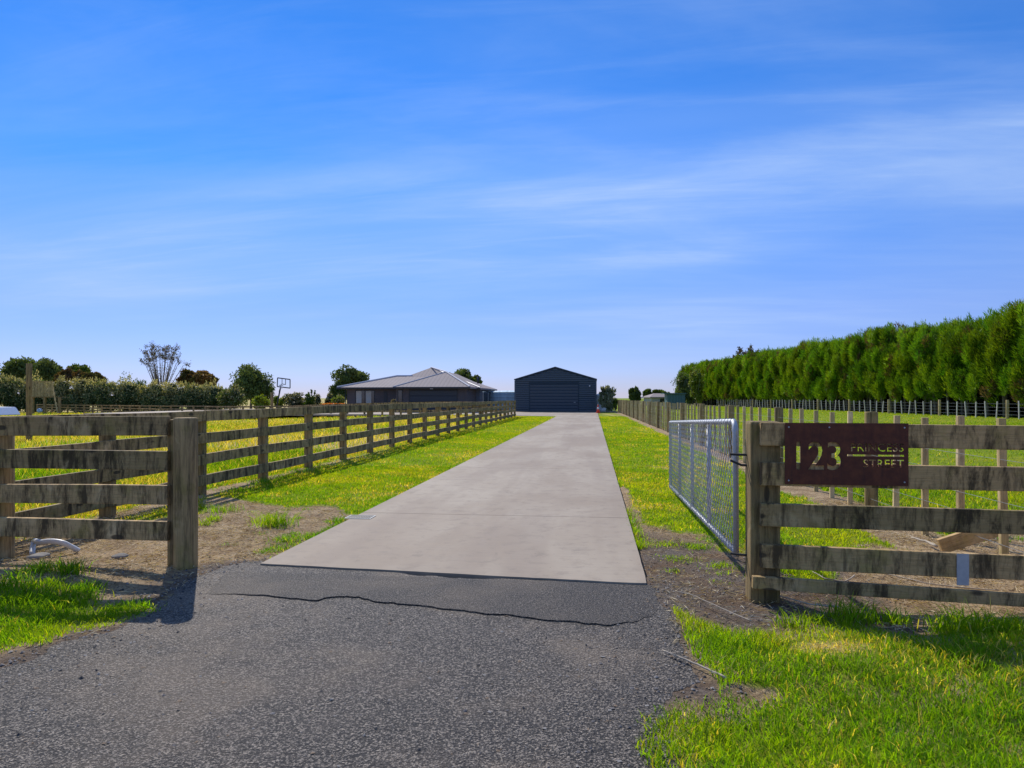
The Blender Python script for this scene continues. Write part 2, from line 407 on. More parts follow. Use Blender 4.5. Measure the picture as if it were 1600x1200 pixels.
# ------------------------------------------------------------------ object builders
def prop(o, label=None, cat=None, group=None, kind=None):
    if label: o['label'] = label
    if cat: o['category'] = cat
    if group: o['group'] = group
    if kind: o['kind'] = kind
    return o
def thing(name, label, cat, loc=(0, 0, 0), rz=0.0, group=None):
    o = bpy.data.objects.new(name, None); COL.objects.link(o)
    o.location = loc; o.rotation_euler = (0, 0, rz); o.empty_display_size = 0.3
    return prop(o, label, cat, group)
def link(name, me, parent=None, loc=(0, 0, 0), rot=(0, 0, 0), label=None):
    o = bpy.data.objects.new(name, me); COL.objects.link(o)
    o.location = loc; o.rotation_euler = rot
    if parent is not None: o.parent = parent
    if label: o['label'] = label
    return o
def to_mesh(bm, name, mat, smooth=False):
    bmesh.ops.recalc_face_normals(bm, faces=bm.faces[:])
    me = bpy.data.meshes.new(name); bm.to_mesh(me); bm.free()
    for m in (mat if isinstance(mat, (list, tuple)) else [mat]): me.materials.append(m)
    if smooth:
        for p in me.polygons: p.use_smooth = True
    return me
def bm_box(bm, x0, x1, y0, y1, z0, z1, mi=0):
    vs_ = [bm.verts.new((x, y, z)) for z in (z0, z1) for y in (y0, y1) for x in (x0, x1)]
    fs = []
    for q in ((0, 2, 3, 1), (4, 5, 7, 6), (0, 1, 5, 4), (2, 6, 7, 3), (0, 4, 6, 2), (1, 3, 7, 5)):
        f = bm.faces.new([vs_[i] for i in q]); f.material_index = mi; fs.append(f)
    return vs_, fs
def board_mesh(L, T, Hh, mat, bevel=0.006, warp=0.0, name='board', seed=0):
    """Board along local x (0..L), thickness y centred, height z centred, with softened, slightly wavy edges."""
    bm = bmesh.new(); r = random.Random(seed); n = max(2, int(L/0.35)) if warp else 1
    rings = []
    p1, p2 = r.uniform(0, 6), r.uniform(0, 6)
    for i in range(n+1):
        x = L*i/n; w = warp*math.sin(x*1.3+p1); t = warp*0.7*math.sin(x*1.9+p2)
        h0 = Hh/2+r.uniform(-1, 1)*warp*0.12
        rings.append([bm.verts.new((x, a*T/2+t, b*h0+w)) for a, b in ((-1, -1), (1, -1), (1, 1), (-1, 1))])
    for i in range(n):
        for k in range(4): bm.faces.new((rings[i][k], rings[i][(k+1) % 4], rings[i+1][(k+1) % 4], rings[i+1][k]))
    bm.faces.new(rings[0]); bm.faces.new(rings[-1])
    bmesh.ops.recalc_face_normals(bm, faces=bm.faces[:])
    if bevel:
        ed = [e for e in bm.edges if e.calc_face_angle(0) > 0.8]
        bmesh.ops.bevel(bm, geom=ed, offset=bevel, segments=2, affect='EDGES', profile=0.6)
    return to_mesh(bm, name, mat)
def post_mesh(w, d, h, mat, round_=False, bevel=0.012, name='post', seed=0, slope=0.0):
    bm = bmesh.new(); r = random.Random(seed)
    if round_:
        n = 18; rings = []
        for z in (-0.3, 0, h*0.35, h*0.7, h-0.012, h):
            ring = []
            for i in range(n):
                a = 2*math.pi*i/n; k = 1+0.025*math.sin(3*a+seed)+r.uniform(-0.008, 0.008)
                if z == h: k *= 0.93
                ring.append(bm.verts.new((w/2*k*math.cos(a), d/2*k*math.sin(a), z+(slope*math.cos(a)*w if z > h*0.9 else 0))))
            rings.append(ring)
        for a, b in zip(rings, rings[1:]):
            for i in range(n): bm.faces.new((a[i], a[(i+1) % n], b[(i+1) % n], b[i]))
        bm.faces.new(rings[-1]); bm.faces.new(rings[0])
        me = to_mesh(bm, name, mat)
        for p in me.polygons: p.use_smooth = abs(p.normal.z) < 0.5
        return me
    bm_box(bm, -w/2, w/2, -d/2, d/2, -0.3, h)
    bmesh.ops.bevel(bm, geom=bm.edges[:], offset=bevel, segments=2, affect='EDGES', profile=0.6)
    return to_mesh(bm, name, mat)
def box_mesh(x0, x1, y0, y1, z0, z1, mat, bevel=0.0, name='box'):
    bm = bmesh.new(); bm_box(bm, x0, x1, y0, y1, z0, z1)
    if bevel: bmesh.ops.bevel(bm, geom=bm.edges[:], offset=bevel, segments=2, affect='EDGES')
    return to_mesh(bm, name, mat)
def tube(bm, pts, rad, n=8, cap=True):
    pts = [Vector(p) for p in pts]
    rs = rad if isinstance(rad, (list, tuple)) else [rad]*len(pts)
    rings = []; prev = None
    for i, p in enumerate(pts):
        t = (pts[min(i+1, len(pts)-1)]-pts[max(i-1, 0)]).normalized()
        if prev is None:
            a = t.orthogonal().normalized()
        else:
            a = (prev-t*prev.dot(t)).normalized()
        prev = a; b = t.cross(a)
        rings.append([bm.verts.new(p+(a*math.cos(2*math.pi*k/n)+b*math.sin(2*math.pi*k/n))*rs[i]) for k in range(n)])
    for r0, r1 in zip(rings, rings[1:]):
        for k in range(n): bm.faces.new((r0[k], r0[(k+1) % n], r1[(k+1) % n], r1[k]))
    if cap and n > 2: bm.faces.new(rings[0]); bm.faces.new(rings[-1])
def np_mesh(name, verts, loops, starts, totals, mat, col=None, smooth=False):
    me = bpy.data.meshes.new(name)
    me.vertices.add(len(verts)); me.vertices.foreach_set('co', np.ascontiguousarray(verts, np.float32).ravel())
    me.loops.add(len(loops)); me.loops.foreach_set('vertex_index', np.ascontiguousarray(loops, np.int32))
    me.polygons.add(len(starts)); me.polygons.foreach_set('loop_start', np.ascontiguousarray(starts, np.int32))
    me.polygons.foreach_set('loop_total', np.ascontiguousarray(totals, np.int32))
    me.update(calc_edges=True)
    if col is not None:
        a = me.attributes.new('Col', 'FLOAT_COLOR', 'POINT')
        c = np.ones((len(verts), 4), np.float32); c[:, :3] = col
        a.data.foreach_set('color', c.ravel())
    for m in (mat if isinstance(mat, (list, tuple)) else [mat]): me.materials.append(m)
    if smooth: me.polygons.foreach_set('use_smooth', np.ones(len(starts), bool))
    me.validate(); return me
def unit(a): return a/np.maximum(np.linalg.norm(a, axis=1, keepdims=True), 1e-9)
def leaves_arrays(cen, dirs, ln, wd, col, nr_):
    """Diamond leaves: one quad each."""
    n = len(cen); d = unit(dirs)
    s = unit(np.cross(d, unit(nr_.normal(size=(n, 3)))))
    nrm = np.cross(d, s)
    ln = np.broadcast_to(ln, n)[:, None]; wd = np.broadcast_to(wd, n)[:, None]
    v = np.stack([cen-d*ln*0.5, cen+s*wd*0.5+nrm*wd*0.12, cen+d*ln*0.5, cen-s*wd*0.5+nrm*wd*0.12], 1).reshape(-1, 3)
    return v, np.repeat(col, 4, axis=0)
def leaf_mesh(name, v, c, mat, core=None):
    n = len(v)//4
    if core is None:
        return np_mesh(name, v, np.arange(4*n), np.arange(n)*4, np.full(n, 4), mat, c)
    cv, cf, cc = core
    loops = np.concatenate([np.arange(4*n), np.concatenate(cf)+4*n]); tot = np.concatenate([np.full(n, 4), [len(f) for f in cf]])
    st = np.concatenate([[0], np.cumsum(tot)[:-1]])
    return np_mesh(name, np.concatenate([v, cv]), loops, st, tot, mat, np.concatenate([c, np.tile(cc, (len(cv), 1))]))
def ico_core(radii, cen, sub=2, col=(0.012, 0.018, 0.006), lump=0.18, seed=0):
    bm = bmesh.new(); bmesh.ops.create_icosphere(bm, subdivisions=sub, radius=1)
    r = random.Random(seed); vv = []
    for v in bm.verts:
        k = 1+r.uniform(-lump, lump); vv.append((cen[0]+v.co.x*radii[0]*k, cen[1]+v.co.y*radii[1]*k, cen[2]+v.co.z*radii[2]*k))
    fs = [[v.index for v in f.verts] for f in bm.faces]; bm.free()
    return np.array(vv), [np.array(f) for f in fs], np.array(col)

# ------------------------------------------------------------------ zones on the ground (world xy)
ROAD_PX = [(-700, 1180), (-260, 1120), (0, 1042), (40, 1030), (95, 1000), (150, 992), (205, 968), (248, 945), (262, 928),
           (300, 905), (345, 884), (402, 876), (700, 900), (1008, 905), (1030, 932), (1052, 960), (1060, 1000), (1072, 1040),
           (1085, 1062), (1060, 1082), (1030, 1110), (1040, 1150), (1090, 1210), (1180, 1300), (1400, 1500)]
def wobble(poly, step=0.07, amp=0.05, seed=3):
    out = []
    n = len(poly)
    for i in range(n):
        a = Vector((*poly[i], 0)); b = Vector((*poly[(i+1) % n], 0)); L_ = (b-a).length
        k = max(1, min(260, int(L_/step))); nm = Vector((-(b-a).y, (b-a).x, 0)).normalized()
        for j in range(k):
            p = a.lerp(b, j/k); w = (float(fbm(p.x*4.3, p.y*4.3, seed, 6))-0.5)*2*amp
            out.append((p.x+nm.x*w, p.y+nm.y*w))
    return out
road_poly = px_poly(ROAD_PX)+[(5.0, -8.0), (-9.0, -8.0)]
GR = px_poly([(1050, 948), (1090, 962), (1150, 985), (1215, 985), (1260, 976), (1330, 968), (1385, 990), (1440, 1006), (1480, 992), (1560, 1002), (1660, 1012),
              (1900, 1000), (1900, 1500), (1200, 1500), (1030, 1230), (992, 1165), (1000, 1118), (1050, 1092), (1120, 1088), (1118, 1062), (1090, 1040), (1070, 1000)])
GL = px_poly([(-500, 905), (-100, 922), (0, 925), (60, 915), (105, 912), (135, 925), (170, 940), (215, 940), (248, 952), (225, 962), (165, 978), (110, 985), (75, 1005), (20, 1010), (-40, 1030), (-260, 1100), (-700, 1160)])
DL = px_poly([(-600, 850), (-200, 832), (0, 850), (120, 826), (310, 800), (330, 770), (385, 778), (450, 790), (520, 788), (548, 806), (402, 884), (300, 910), (262, 945), (205, 962), (120, 940), (0, 940), (-600, 925)])
BALD = (P(1175, 1076), 0.17, 0.10)
def zones(x, y):
    """dirt, dry, gravel, grass density and height of the sward at points x, y (numpy)."""
    x = np.asarray(x, float); y = np.asarray(y, float)
    u, v = x*SN+y*CS, x*CS-y*SN
    n1 = fbm(x*1.7, y*1.7, 11); n2 = fbm(x*5.1, y*5.1, 23); n3 = fbm(x*0.35, y*0.35, 31)
    wob = (n1-0.5)*0.9+(n2-0.5)*0.45
    dirt = np.zeros(x.shape); dry = np.zeros(x.shape); grav = np.zeros(x.shape)
    hgt = np.full(x.shape, 0.05)
    leftpad = v < -6.0; rightpad = v > 3.6
    # bare ground round the left posts
    dl = polydist(x, y, DL); dirt = np.maximum(dirt, sm(-0.15, 0.12, dl+wob*0.35))
    # bare, gravelly entrance on the right, back to where the lawn starts
    lim = 7.2+0.5*np.sin(v*3.0)
    dr = (v > 0.38) & (v < 9) & (u < 40)
    dirt = np.where(dr, np.maximum(dirt, sm(0.35, -0.35, u-lim+wob*1.5+np.where(v > 1.6, 1.0, 0)+np.where(v > 2.9, -2.0, 0))), dirt)
    grav = np.where(dr & (v < 2.0), sm(0.5, -0.5, u-lim+0.3), grav)
    # worn strip along the drive edge and along the batten fence
    dirt = np.maximum(dirt, np.where((v > 0.38) & (v < 0.75) & (u < 14), sm(0.24, 0.05, v-0.42+wob*0.25)*sm(14, 9, u), 0))
    fv = 3.5-0.0139*(u-3.5)
    dirt = np.maximum(dirt, sm(0.50, 0.15, np.abs(v-fv+0.12)+wob*0.45)*np.where(u < 75, 1, 0)*0.95)
    # straw and rubbish under the long rail fence
    dirt = np.maximum(dirt, sm(0.40, 0.05, np.abs(v+5.75)+wob*0.5)*sm(26, 10, u)*0.75)
    dry = np.maximum(dry, sm(0.55, 0.25, np.abs(v+5.6)+wob*0.4)*0.5)
    # foreground swards
    gr = polydist(x, y, GR); gl = polydist(x, y, GL)
    for d_ in (gr, gl):
        k = sm(-0.10, 0.05, d_+(n2-0.5)*0.22)
        dirt = dirt*(1-k); grav = grav*(1-k)
        hgt = np.where(d_ > -0.1, 0.085+0.05*n1, hgt)
    near = y < 4.75
    out = near & (gr < 0) & (gl < 0)
    dirt = np.where(out, 1, dirt)
    rd = polydist(x, y, road_poly)
    grav = np.where(out | (y < 6), np.maximum(grav, sm(0.42, 0.05, -rd+wob*0.3)*(dirt > 0.3)), grav)
    b = np.exp(-((x-BALD[0].x)/BALD[1])**2-((y-BALD[0].y)/BALD[2])**2)
    dirt = np.maximum(dirt, sm(0.35, 0.7, b+wob*0.2))
    d1 = np.exp(-((x-1.75)/0.26)**2-((y-3.78)/0.16)**2)+0.30*np.exp(-((x-2.35)/0.6)**2-((y-3.45)/0.25)**2)
    dry = np.maximum(dry, np.clip(d1+(n2-0.5)*0.6, 0, 1)*(gr > -0.1))
    # left lawn is a bit yellow toward the drive edge
    lawnL = (v > -5.8) & (v < -2.7) & (u > 7)
    dry = np.where(lawnL, np.maximum(dry, 0.45*sm(0.45, 0.7, n1)+0.35*sm(-3.5, -2.8, v)*n1), dry)
    lawnR = (v > 0.4) & (v < 3.3) & (u > 6)
    dry = np.where(lawnR, np.maximum(dry, 0.55*sm(0.47, 0.68, n1)), dry)
    # paddocks
    dry = np.where(leftpad, np.maximum(dry, np.clip(sm(0.40, 0.62, n3*0.6+n1*0.4)*0.95+0.10+0.25*sm(9, 24, y), 0, 1)), dry)
    hgt = np.where(leftpad, 0.10+0.16*n1*sm(-6.2, -8, v), hgt)
    hgt = np.where(rightpad, 0.055, hgt)
    dry = np.where(rightpad, 0.20*sm(0.5, 0.7, n1), dry)
    # farm yard and other sealed ground carry no grass
    return dirt, dry, grav, hgt, gr, gl

# ------------------------------------------------------------------ ground, road, drive
def axis(lo, hi, step, far, grow=1.22):
    a = list(np.arange(lo, hi+1e-6, step)); s = step; x = hi
    while x < far: s = min(s*grow, far/6); x += s; a.append(x)
    return a
xs = axis(-8, 8, 0.11, 3000); xs = [-q for q in xs if q > 8.0001][::-1]+xs
ys = axis(1.5, 15, 0.11, 5000); ys = [-400, -100, -30, -8, -2, 0, 1]+ys
xs = np.array(xs); ys = np.array(ys)
gx, gy = np.meshgrid(xs, ys)
fx, fy = gx.ravel(), gy.ravel()
def seal_depth(u, v): return np.minimum(np.minimum(v+2.79, 0.406-v), u-5.0)
def surf_z(x, y):                # the ground as built: bumps, flush along the road edge, sunk below the slabs
    x = np.asarray(x, float); y = np.asarray(y, float); u, v = uv_of(x, y); rp = polydist(x, y, road_poly)
    z = ground_z(x, y)+0.025*np.clip((fbm(x*2.3, y*2.3, 5)-0.5)*2, -1, 1)*np.exp(-np.hypot(x, y)/30)
    z = np.where(rp > 0.16, np.minimum(z, -0.05), np.where(rp > -0.3, -0.0098+(z+0.0098)*np.clip((-rp-0.12)/0.18, 0, 1), z))
    return np.where(seal_depth(u, v) > 0.03, -0.09, z)
Z = surf_z(fx, fy)
uu, vv = uv_of(fx, fy)
di, dr_, gv, hg, g_r, g_l = zones(fx, fy)
di = np.where(np.maximum(g_r, g_l) > -0.1, np.maximum(di, 0.42+0.45*sm(0.22, -0.02, np.maximum(g_r, g_l))+0.2*(fbm(fx*4, fy*4, 19)-0.5)), di)
nx, ny = len(xs), len(ys)
ii = np.arange((ny-1)*(nx-1)); r0 = ii//(nx-1); c0 = ii % (nx-1); a0 = r0*nx+c0
quads = np.stack([a0, a0+1, a0+1+nx, a0+nx], 1)
me = np_mesh('ground', np.stack([fx, fy, Z], 1), quads.ravel(), ii*4, np.full(len(ii), 4), M_GROUND, None, True)
at_ = me.attributes.new('Mask', 'FLOAT_COLOR', 'POINT')
at_.data.foreach_set('color', np.stack([di, dr_, gv, np.ones_like(di)], 1).astype(np.float32).ravel())
prop(link('ground', me), kind='structure')

def sheet(name, poly, z, thick, mat):
    bm = bmesh.new()
    zf = z if callable(z) else (lambda x: z)
    top = [bm.verts.new((p[0], p[1], zf(p[0]))) for p in poly]; bot = [bm.verts.new((p[0], p[1], zf(p[0])-thick)) for p in poly]
    f = bm.faces.new(top)
    n = len(poly)
    for i in range(n): bm.faces.new((top[i], top[(i+1) % n], bot[(i+1) % n], bot[i]))
    bmesh.ops.triangulate(bm, faces=[f])
    return prop(link(name, to_mesh(bm, name, mat)), kind='structure')
sheet('road', wobble(road_poly, 0.02, 0.085), -0.008, 0.05, M_ROAD)
crack = [(322, 926), (380, 928), (420, 931), (492, 938), (508, 933), (560, 932), (580, 939), (636, 944), (700, 951), (768, 958), (840, 965),
         (900, 971), (952, 977), (985, 969), (1012, 962), (1030, 950)]
cr = px_poly(crack)
crw = []
for i in range(len(cr)-1):
    for j in range(8):
        t = j/8; x = cr[i][0]*(1-t)+cr[i+1][0]*t; y = cr[i][1]*(1-t)+cr[i+1][1]*t
        crw.append((x, y+(float(fbm(x*9, y*9, 41, 5))-0.5)*0.10))
e0, e1 = P(398, 881), P(1012, 913)
def patch():
    zf = lambda x: -0.0065+0.0080*float(sm(0.98, 0.45, x)*sm(-2.25, -1.75, x))
    bm = bmesh.new(); n = len(crw); B_ = []
    b0, b1 = P(352, 892), P(1024, 914)
    for i in range(n):
        t = i/(n-1); q = b0.lerp(b1, t); B_.append((q.x, q.y+0.004))
    top = [bm.verts.new((x, y, zf(x))) for x, y in crw]; bot = [bm.verts.new((x, y, zf(x)-0.03)) for x, y in crw]; bk = [bm.verts.new((x, y, zf(x))) for x, y in B_]
    for i in range(n-1):
        bm.faces.new((top[i], top[i+1], bk[i+1], bk[i])); bm.faces.new((bot[i], bot[i+1], top[i+1], top[i]))
    prop(link('asphalt_patch', to_mesh(bm, 'asphalt_patch', M_PATCH)), kind='structure')
patch()

def drive():
    """Concrete drive in slabs' length with sawn joints, a broken near right corner, and the yard at its head."""
    uL, uR = uv_of(e0.x, e0.y)[0], uv_of(e1.x, e1.y)[0]
    corner = [uv_of(*P(1000, 872)[:2]), uv_of(*P(1002, 881)[:2]), uv_of(*P(1005, 890)[:2]), uv_of(*P(1008, 901)[:2]), uv_of(*P(1010, 912)[:2])]
    nearw = []
    for k in range(31):
        t = k/30; nearw.append((uL*(1-t)+uR*t+(float(vnoise(k*0.9, 2.0, 8))-0.5)*0.012, -2.79+(0.406+2.79)*t))
    js = [8.05, 13.5, 19.0, 24.5, 30.0, 35.5, 41.0, 46.5, 51.5]
    bm = bmesh.new()
    def slab(pts, z=0.0055, th=0.14):
        top = [bm.verts.new(R(a, b, z)) for a, b in pts]; bot = [bm.verts.new(R(a, b, z-th)) for a, b in pts]
        f = bm.faces.new(top)
        for i in range(len(pts)): bm.faces.new((top[i], top[(i+1) % len(pts)], bot[(i+1) % len(pts)], bot[i]))
        bmesh.ops.triangulate(bm, faces=[f])
    slab([(a, b) for a, b in nearw[:-1]]+[corner[-1], corner[3], corner[2], corner[1], (corner[0][0], 0.406), (js[0]-0.006, 0.406), (js[0]-0.006, -2.79)])
    for a, b in zip(js, js[1:]): slab([(a+0.006, -2.79), (a+0.006, 0.406), (b-0.006, 0.406), (b-0.006, -2.79)])
    j = js[-1]
    slab([(j+0.006, -2.79), (j+0.006, 0.406), (70.2, 0.406), (70.2, 2.0), (84, 2.0), (84, -46), (57, -46), (56.5, -9.6), (55.0, -7.6), (53.6, -5.0), (52.6, -3.4)])
    # dark gap below the joints
    for a in js:
        q = [bm.verts.new(R(a+s, b, -0.002)) for s, b in ((-0.01, -2.78), (-0.01, 0.40), (0.01, 0.40), (0.01, -2.78))]
        bm.faces.new(q)
    prop(link('driveway', to_mesh(bm, 'driveway', M_CONC)), kind='structure')
drive()

# drain grate let into the drive's left edge
def drain():
    c = P(563, 809); t = thing('drain_grate', 'small rectangular metal drain grate at the left edge of the concrete drive', 'drain', (c.x, c.y, 0.007), -TH)
    bm = bmesh.new(); w, d = 0.155, 0.11
    for q in ((-w, w, -d, -d+0.012), (-w, w, d-0.012, d), (-w, -w+0.012, -d+0.012, d-0.012), (w-0.012, w, -d+0.012, d-0.012)): bm_box(bm, q[0], q[1], q[2], q[3], 0, 0.005)
    link('frame', to_mesh(bm, 'drain_frame', M_WIRE), t)
    bm = bmesh.new()
    for k in range(9):
        x = -w+0.035+k*(2*w-0.07)/8; bm_box(bm, x-0.005, x+0.005, -d+0.013, d-0.013, 0.001, 0.004)
    link('bars', to_mesh(bm, 'drain_bars', M_IRON), t)
    link('pit', box_mesh(-w+0.013, w-0.013, -d+0.013, d-0.013, -0.002, 0.0005, M_DARKTRIM), t)  # flat dark sheet coloured as the shaded hole under the bars
drain()

# ------------------------------------------------------------------ left gate wing
def wing_frame(a, b): return math.atan2(b.y-a.y, b.x-a.x)
A = Vector((-4.52, 6.02, 0)); B = Vector((-2.735, 5.84, 0))
rz = wing_frame(A, B); Lw = (B-A).length
wl = thing('entrance_fence', 'short four-rail weathered timber fence beside the left gate post', 'fence', A, rz)
for k, (t0, h) in enumerate(((1.245, .163), (.955, .16), (.665, .16), (.373, .162))):
    link('rail', board_mesh(Lw-0.10, 0.05, h, MX, 0.006, 0.006, 'rail', k), wl, (-0.02, -0.145, t0-h/2))
    link('rail', board_mesh(1.7, 0.05, h, MX, 0.006, 0.006, 'rail', k+9), wl, (-1.73, -0.15, t0-h/2-0.02))
link('post', post_mesh(0.23, 0.22, 1.13, MZ, True, seed=4, name='post'), wl, (0.0, 0, 0))
link('gate_post', post_mesh(0.188, 0.19, 1.235, MZ, True, seed=2, name='gate_post'), wl, (Lw+0.004, -0.10, 0))
link('post', post_mesh(0.10, 0.10, 1.22, MZ, False, name='post'), wl, (Lw-0.105, -0.066, 0))
link('post', post_mesh(0.2, 0.2, 1.13, MZ, True, seed=6, name='post'), wl, (-1.75, 0, 0))
# white letter box on the left wing, by the frame's left edge
mb = thing('letterbox', 'white metal box with sloped end sitting on top of the left entrance fence', 'letterbox', (-4.60, 6.06, 1.25), rz)
bm = bmesh.new()
pr = [(-0.42, 0), (0.16, 0), (0.11, 0.07), (-0.42, 0.075)]
fr = [bm.verts.new((x, -0.16, z)) for x, z in pr]; bk = [bm.verts.new((x, 0.12, z)) for x, z in pr]
bm.faces.new(fr); bm.faces.new(bk[::-1])
for i in range(4): bm.faces.new((fr[i], fr[(i+1) % 4], bk[(i+1) % 4], bk[i]))
bmesh.ops.bevel(bm, geom=bm.edges[:], offset=0.006, segments=2, affect='EDGES')
link('body', to_mesh(bm, 'letterbox_body', M_WHITE), mb)
link('slot_flap', box_mesh(-0.30, 0.06, -0.167, -0.1605, 0.015, 0.05, M_GALV, 0.002), mb)

# ------------------------------------------------------------------ long left rail fence
LF_V = -5.83
def rail_line(root, pts, tops, rh, post_me, off, side, lap=2, rail_t=0.045, mat=MX, seed0=0):
    """Posts at pts (local), rails on one side spanning `lap` bays."""
    for i, p in enumerate(pts): link('post', post_me[i % len(post_me)], root, p, (0, 0, 0))
    for k, t0 in enumerate(tops):
        i = 0; first = True
        while i < len(pts)-1:
            st = 1 if (first and k % 2) else lap
            j = min(i+st, len(pts)-1); first = False
            a, b = Vector(pts[i]), Vector(pts[j]); d = b-a; L_ = d.length
            n = Vector((d.y, -d.x, 0)).normalized()*side*off
            r = random.Random(seed0+i*7+k)
            me_ = board_mesh(L_-0.004, rail_t, rh, mat, 0.005, 0.007, 'rail', seed0+i*13+k)
            ang = math.atan2(d.y, d.x); pit = -math.atan2(d.z, math.hypot(d.x, d.y))
            link('rail', me_, root, (a.x+n.x, a.y+n.y, a.z+t0-rh/2+r.uniform(-.008, .008)), (0, pit, ang))
            i = j
lp = []
for k in range(-3, 21):
    p = R(11.53+1.955*k, LF_V); lp.append(p)
lf = thing('post_and_rail_fence', 'long weathered four-rail timber fence running beside the left lawn to the shed', 'fence', R(5.66, LF_V))
o0 = R(5.66, LF_V)
pm = [post_mesh(0.15, 0.12, 1.20, MZ, False, seed=i) for i in range(3)]
rail_line(lf, [(p.x-o0.x, p.y-o0.y, -0.02) for p in lp], (1.24, .915, .59, .265), 0.155, pm, 0.085, 1, 2, 0.045, MX, 100)

# timber stays behind the left wing
# ------------------------------------------------------------------ cross fence of the left paddock
cA = Vector((-64, 92, 0)); cB = R(51.2, -6.6)
npst = 36
cf = thing('post_and_rail_fence', 'distant low post and rail fence crossing the paddock in front of the house', 'fence', cB)
pts = []
for i in range(npst+1):
    p = cB.lerp(cA, i/npst); pts.append((p.x-cB.x, p.y-cB.y, float(ground_z(p.x, p.y))+0.02))
rail_line(cf, pts, (1.15, .82, .49), 0.14, [post_mesh(0.16, 0.13, 1.14, MZ)], 0.09, -1, 3, 0.05, MX, 400)

# ------------------------------------------------------------------ right gate wing with the sign
A2 = Vector((1.80, 4.86, 0)); B2 = Vector((3.46, 4.63, 0))
rz2 = wing_frame(A2, B2)
wr = thing('entrance_fence', 'four-rail mossy timber fence carrying the rusted number sign', 'fence', A2, rz2)
LW2 = 3.4
link('gate_post', post_mesh(0.205, 0.20, 1.235, MZ, False, 0.02, name='gate_post'), wr, (-0.01, 0.03, 0))
link('post', post_mesh(0.18, 0.16, 1.2, MZ, False, 0.02), wr, (2.25, 0.03, 0))
for k, (t0, h) in enumerate(((1.228, .160), (.955, .160), (.672, .158), (.383, .163))):
    link('rail', board_mesh(LW2, 0.048, h, MX, 0.006, 0.004, 'rail', 60+k), wr, (-0.055, -0.105, t0-h/2-0.002), (0, 0.012 if k > 1 else 0.004, 0))
link('kick_board', board_mesh(LW2+0.1, 0.05, 0.085, MX, 0.005, 0.004, 'kick_board', 77), wr, (-0.12, -0.165, 0.135), (0, 0.035, 0))
link('metal_strap', box_mesh(-0.038, 0.038, -0.003, 0.003, -0.11, 0.10, M_GALV, 0.002), wr, (1.235, -0.142, 0.262))
# hinge pins
for z in (0.99, 0.915, 0.265):
    bm = bmesh.new(); tube(bm, [(-0.22, 0.10, z+(0.03 if z < 0.95 and z > .5 else 0)), (-0.15, 0.07, z), (-0.05, 0.05, z)], 0.009, 8)
    link('hinge_pin', to_mesh(bm, 'hinge_pin', M_IRON), wr)

# rusted plate with cut-through lettering
def text_mesh(body, size, x, z, align, spacing=1.0, offset=0.0, sx=1.0):
    cu = bpy.data.curves.new('lettering', 'FONT'); cu.body = body; cu.size = size; cu.align_x = align
    cu.space_character = spacing; cu.extrude = 0.05; cu.offset = offset; cu.resolution_u = 3; cu.fill_mode = 'BOTH'
    o = bpy.data.objects.new('lettering', cu); COL.objects.link(o)
    bpy.context.view_layer.update()
    m = bpy.data.meshes.new_from_object(o.evaluated_get(bpy.context.evaluated_depsgraph_get()))
    bpy.data.objects.remove(o); bpy.data.curves.remove(cu)
    m.transform(Matrix.Diagonal((sx, 1, 1, 1)))
    m.transform(Matrix.Translation((x, 0, z)) @ Matrix.Rotation(math.pi/2, 4, 'X'))
    return m
def sign():
    w, h = 0.795, 0.422
    t = thing('number_plate', 'rusty brown steel plate with cut-out street number and street name', 'sign', A2, rz2)
    ox, oz = 0.100, 0.808
    base = box_mesh(0, w, -0.003, 0.003, 0, h, M_RUST)
    pl = link('plate', base, t, (ox, -0.143, oz))
    texts = [text_mesh('123', 0.272, 0.030, 0.104, 'LEFT', 1.0, 0.002, 0.86),
             text_mesh('PRINCESS', 0.078, 0.768, 0.231, 'RIGHT', 1.03, 0.0004, 1.0),
             text_mesh('STREET', 0.078, 0.768, 0.122, 'RIGHT', 1.03, 0.0004, 1.0),
             box_mesh(0.405, 0.768, -0.05, 0.05, 0.197, 0.209, M_RUST)]
    for m in texts:
        c = bpy.data.objects.new('cutter', m); COL.objects.link(c); c.parent = t; c.location = pl.location
        md = pl.modifiers.new('cut', 'BOOLEAN'); md.operation = 'DIFFERENCE'; md.object = c; md.solver = 'EXACT'
        bpy.context.view_layer.update()
        nm = bpy.data.meshes.new_from_object(pl.evaluated_get(bpy.context.evaluated_depsgraph_get()))
        pl.modifiers.clear(); pl.data = nm
        bpy.data.objects.remove(c)
    pl.data.materials.clear(); pl.data.materials.append(M_RUST)
    for p in pl.data.polygons: p.material_index = 0
    bm = bmesh.new(); bmesh.ops.create_uvsphere(bm, u_segments=10, v_segments=6, radius=0.006)
    sm_ = to_mesh(bm, 'screw', M_GALV, True)
    for x, z in ((0.025, 0.025), (w-0.025, 0.025), (0.025, h-0.03), (0.29, h-0.03), (w-0.025, h-0.03)):
        link('screw', sm_, t, (ox+x, -0.147, oz+z))
sign()

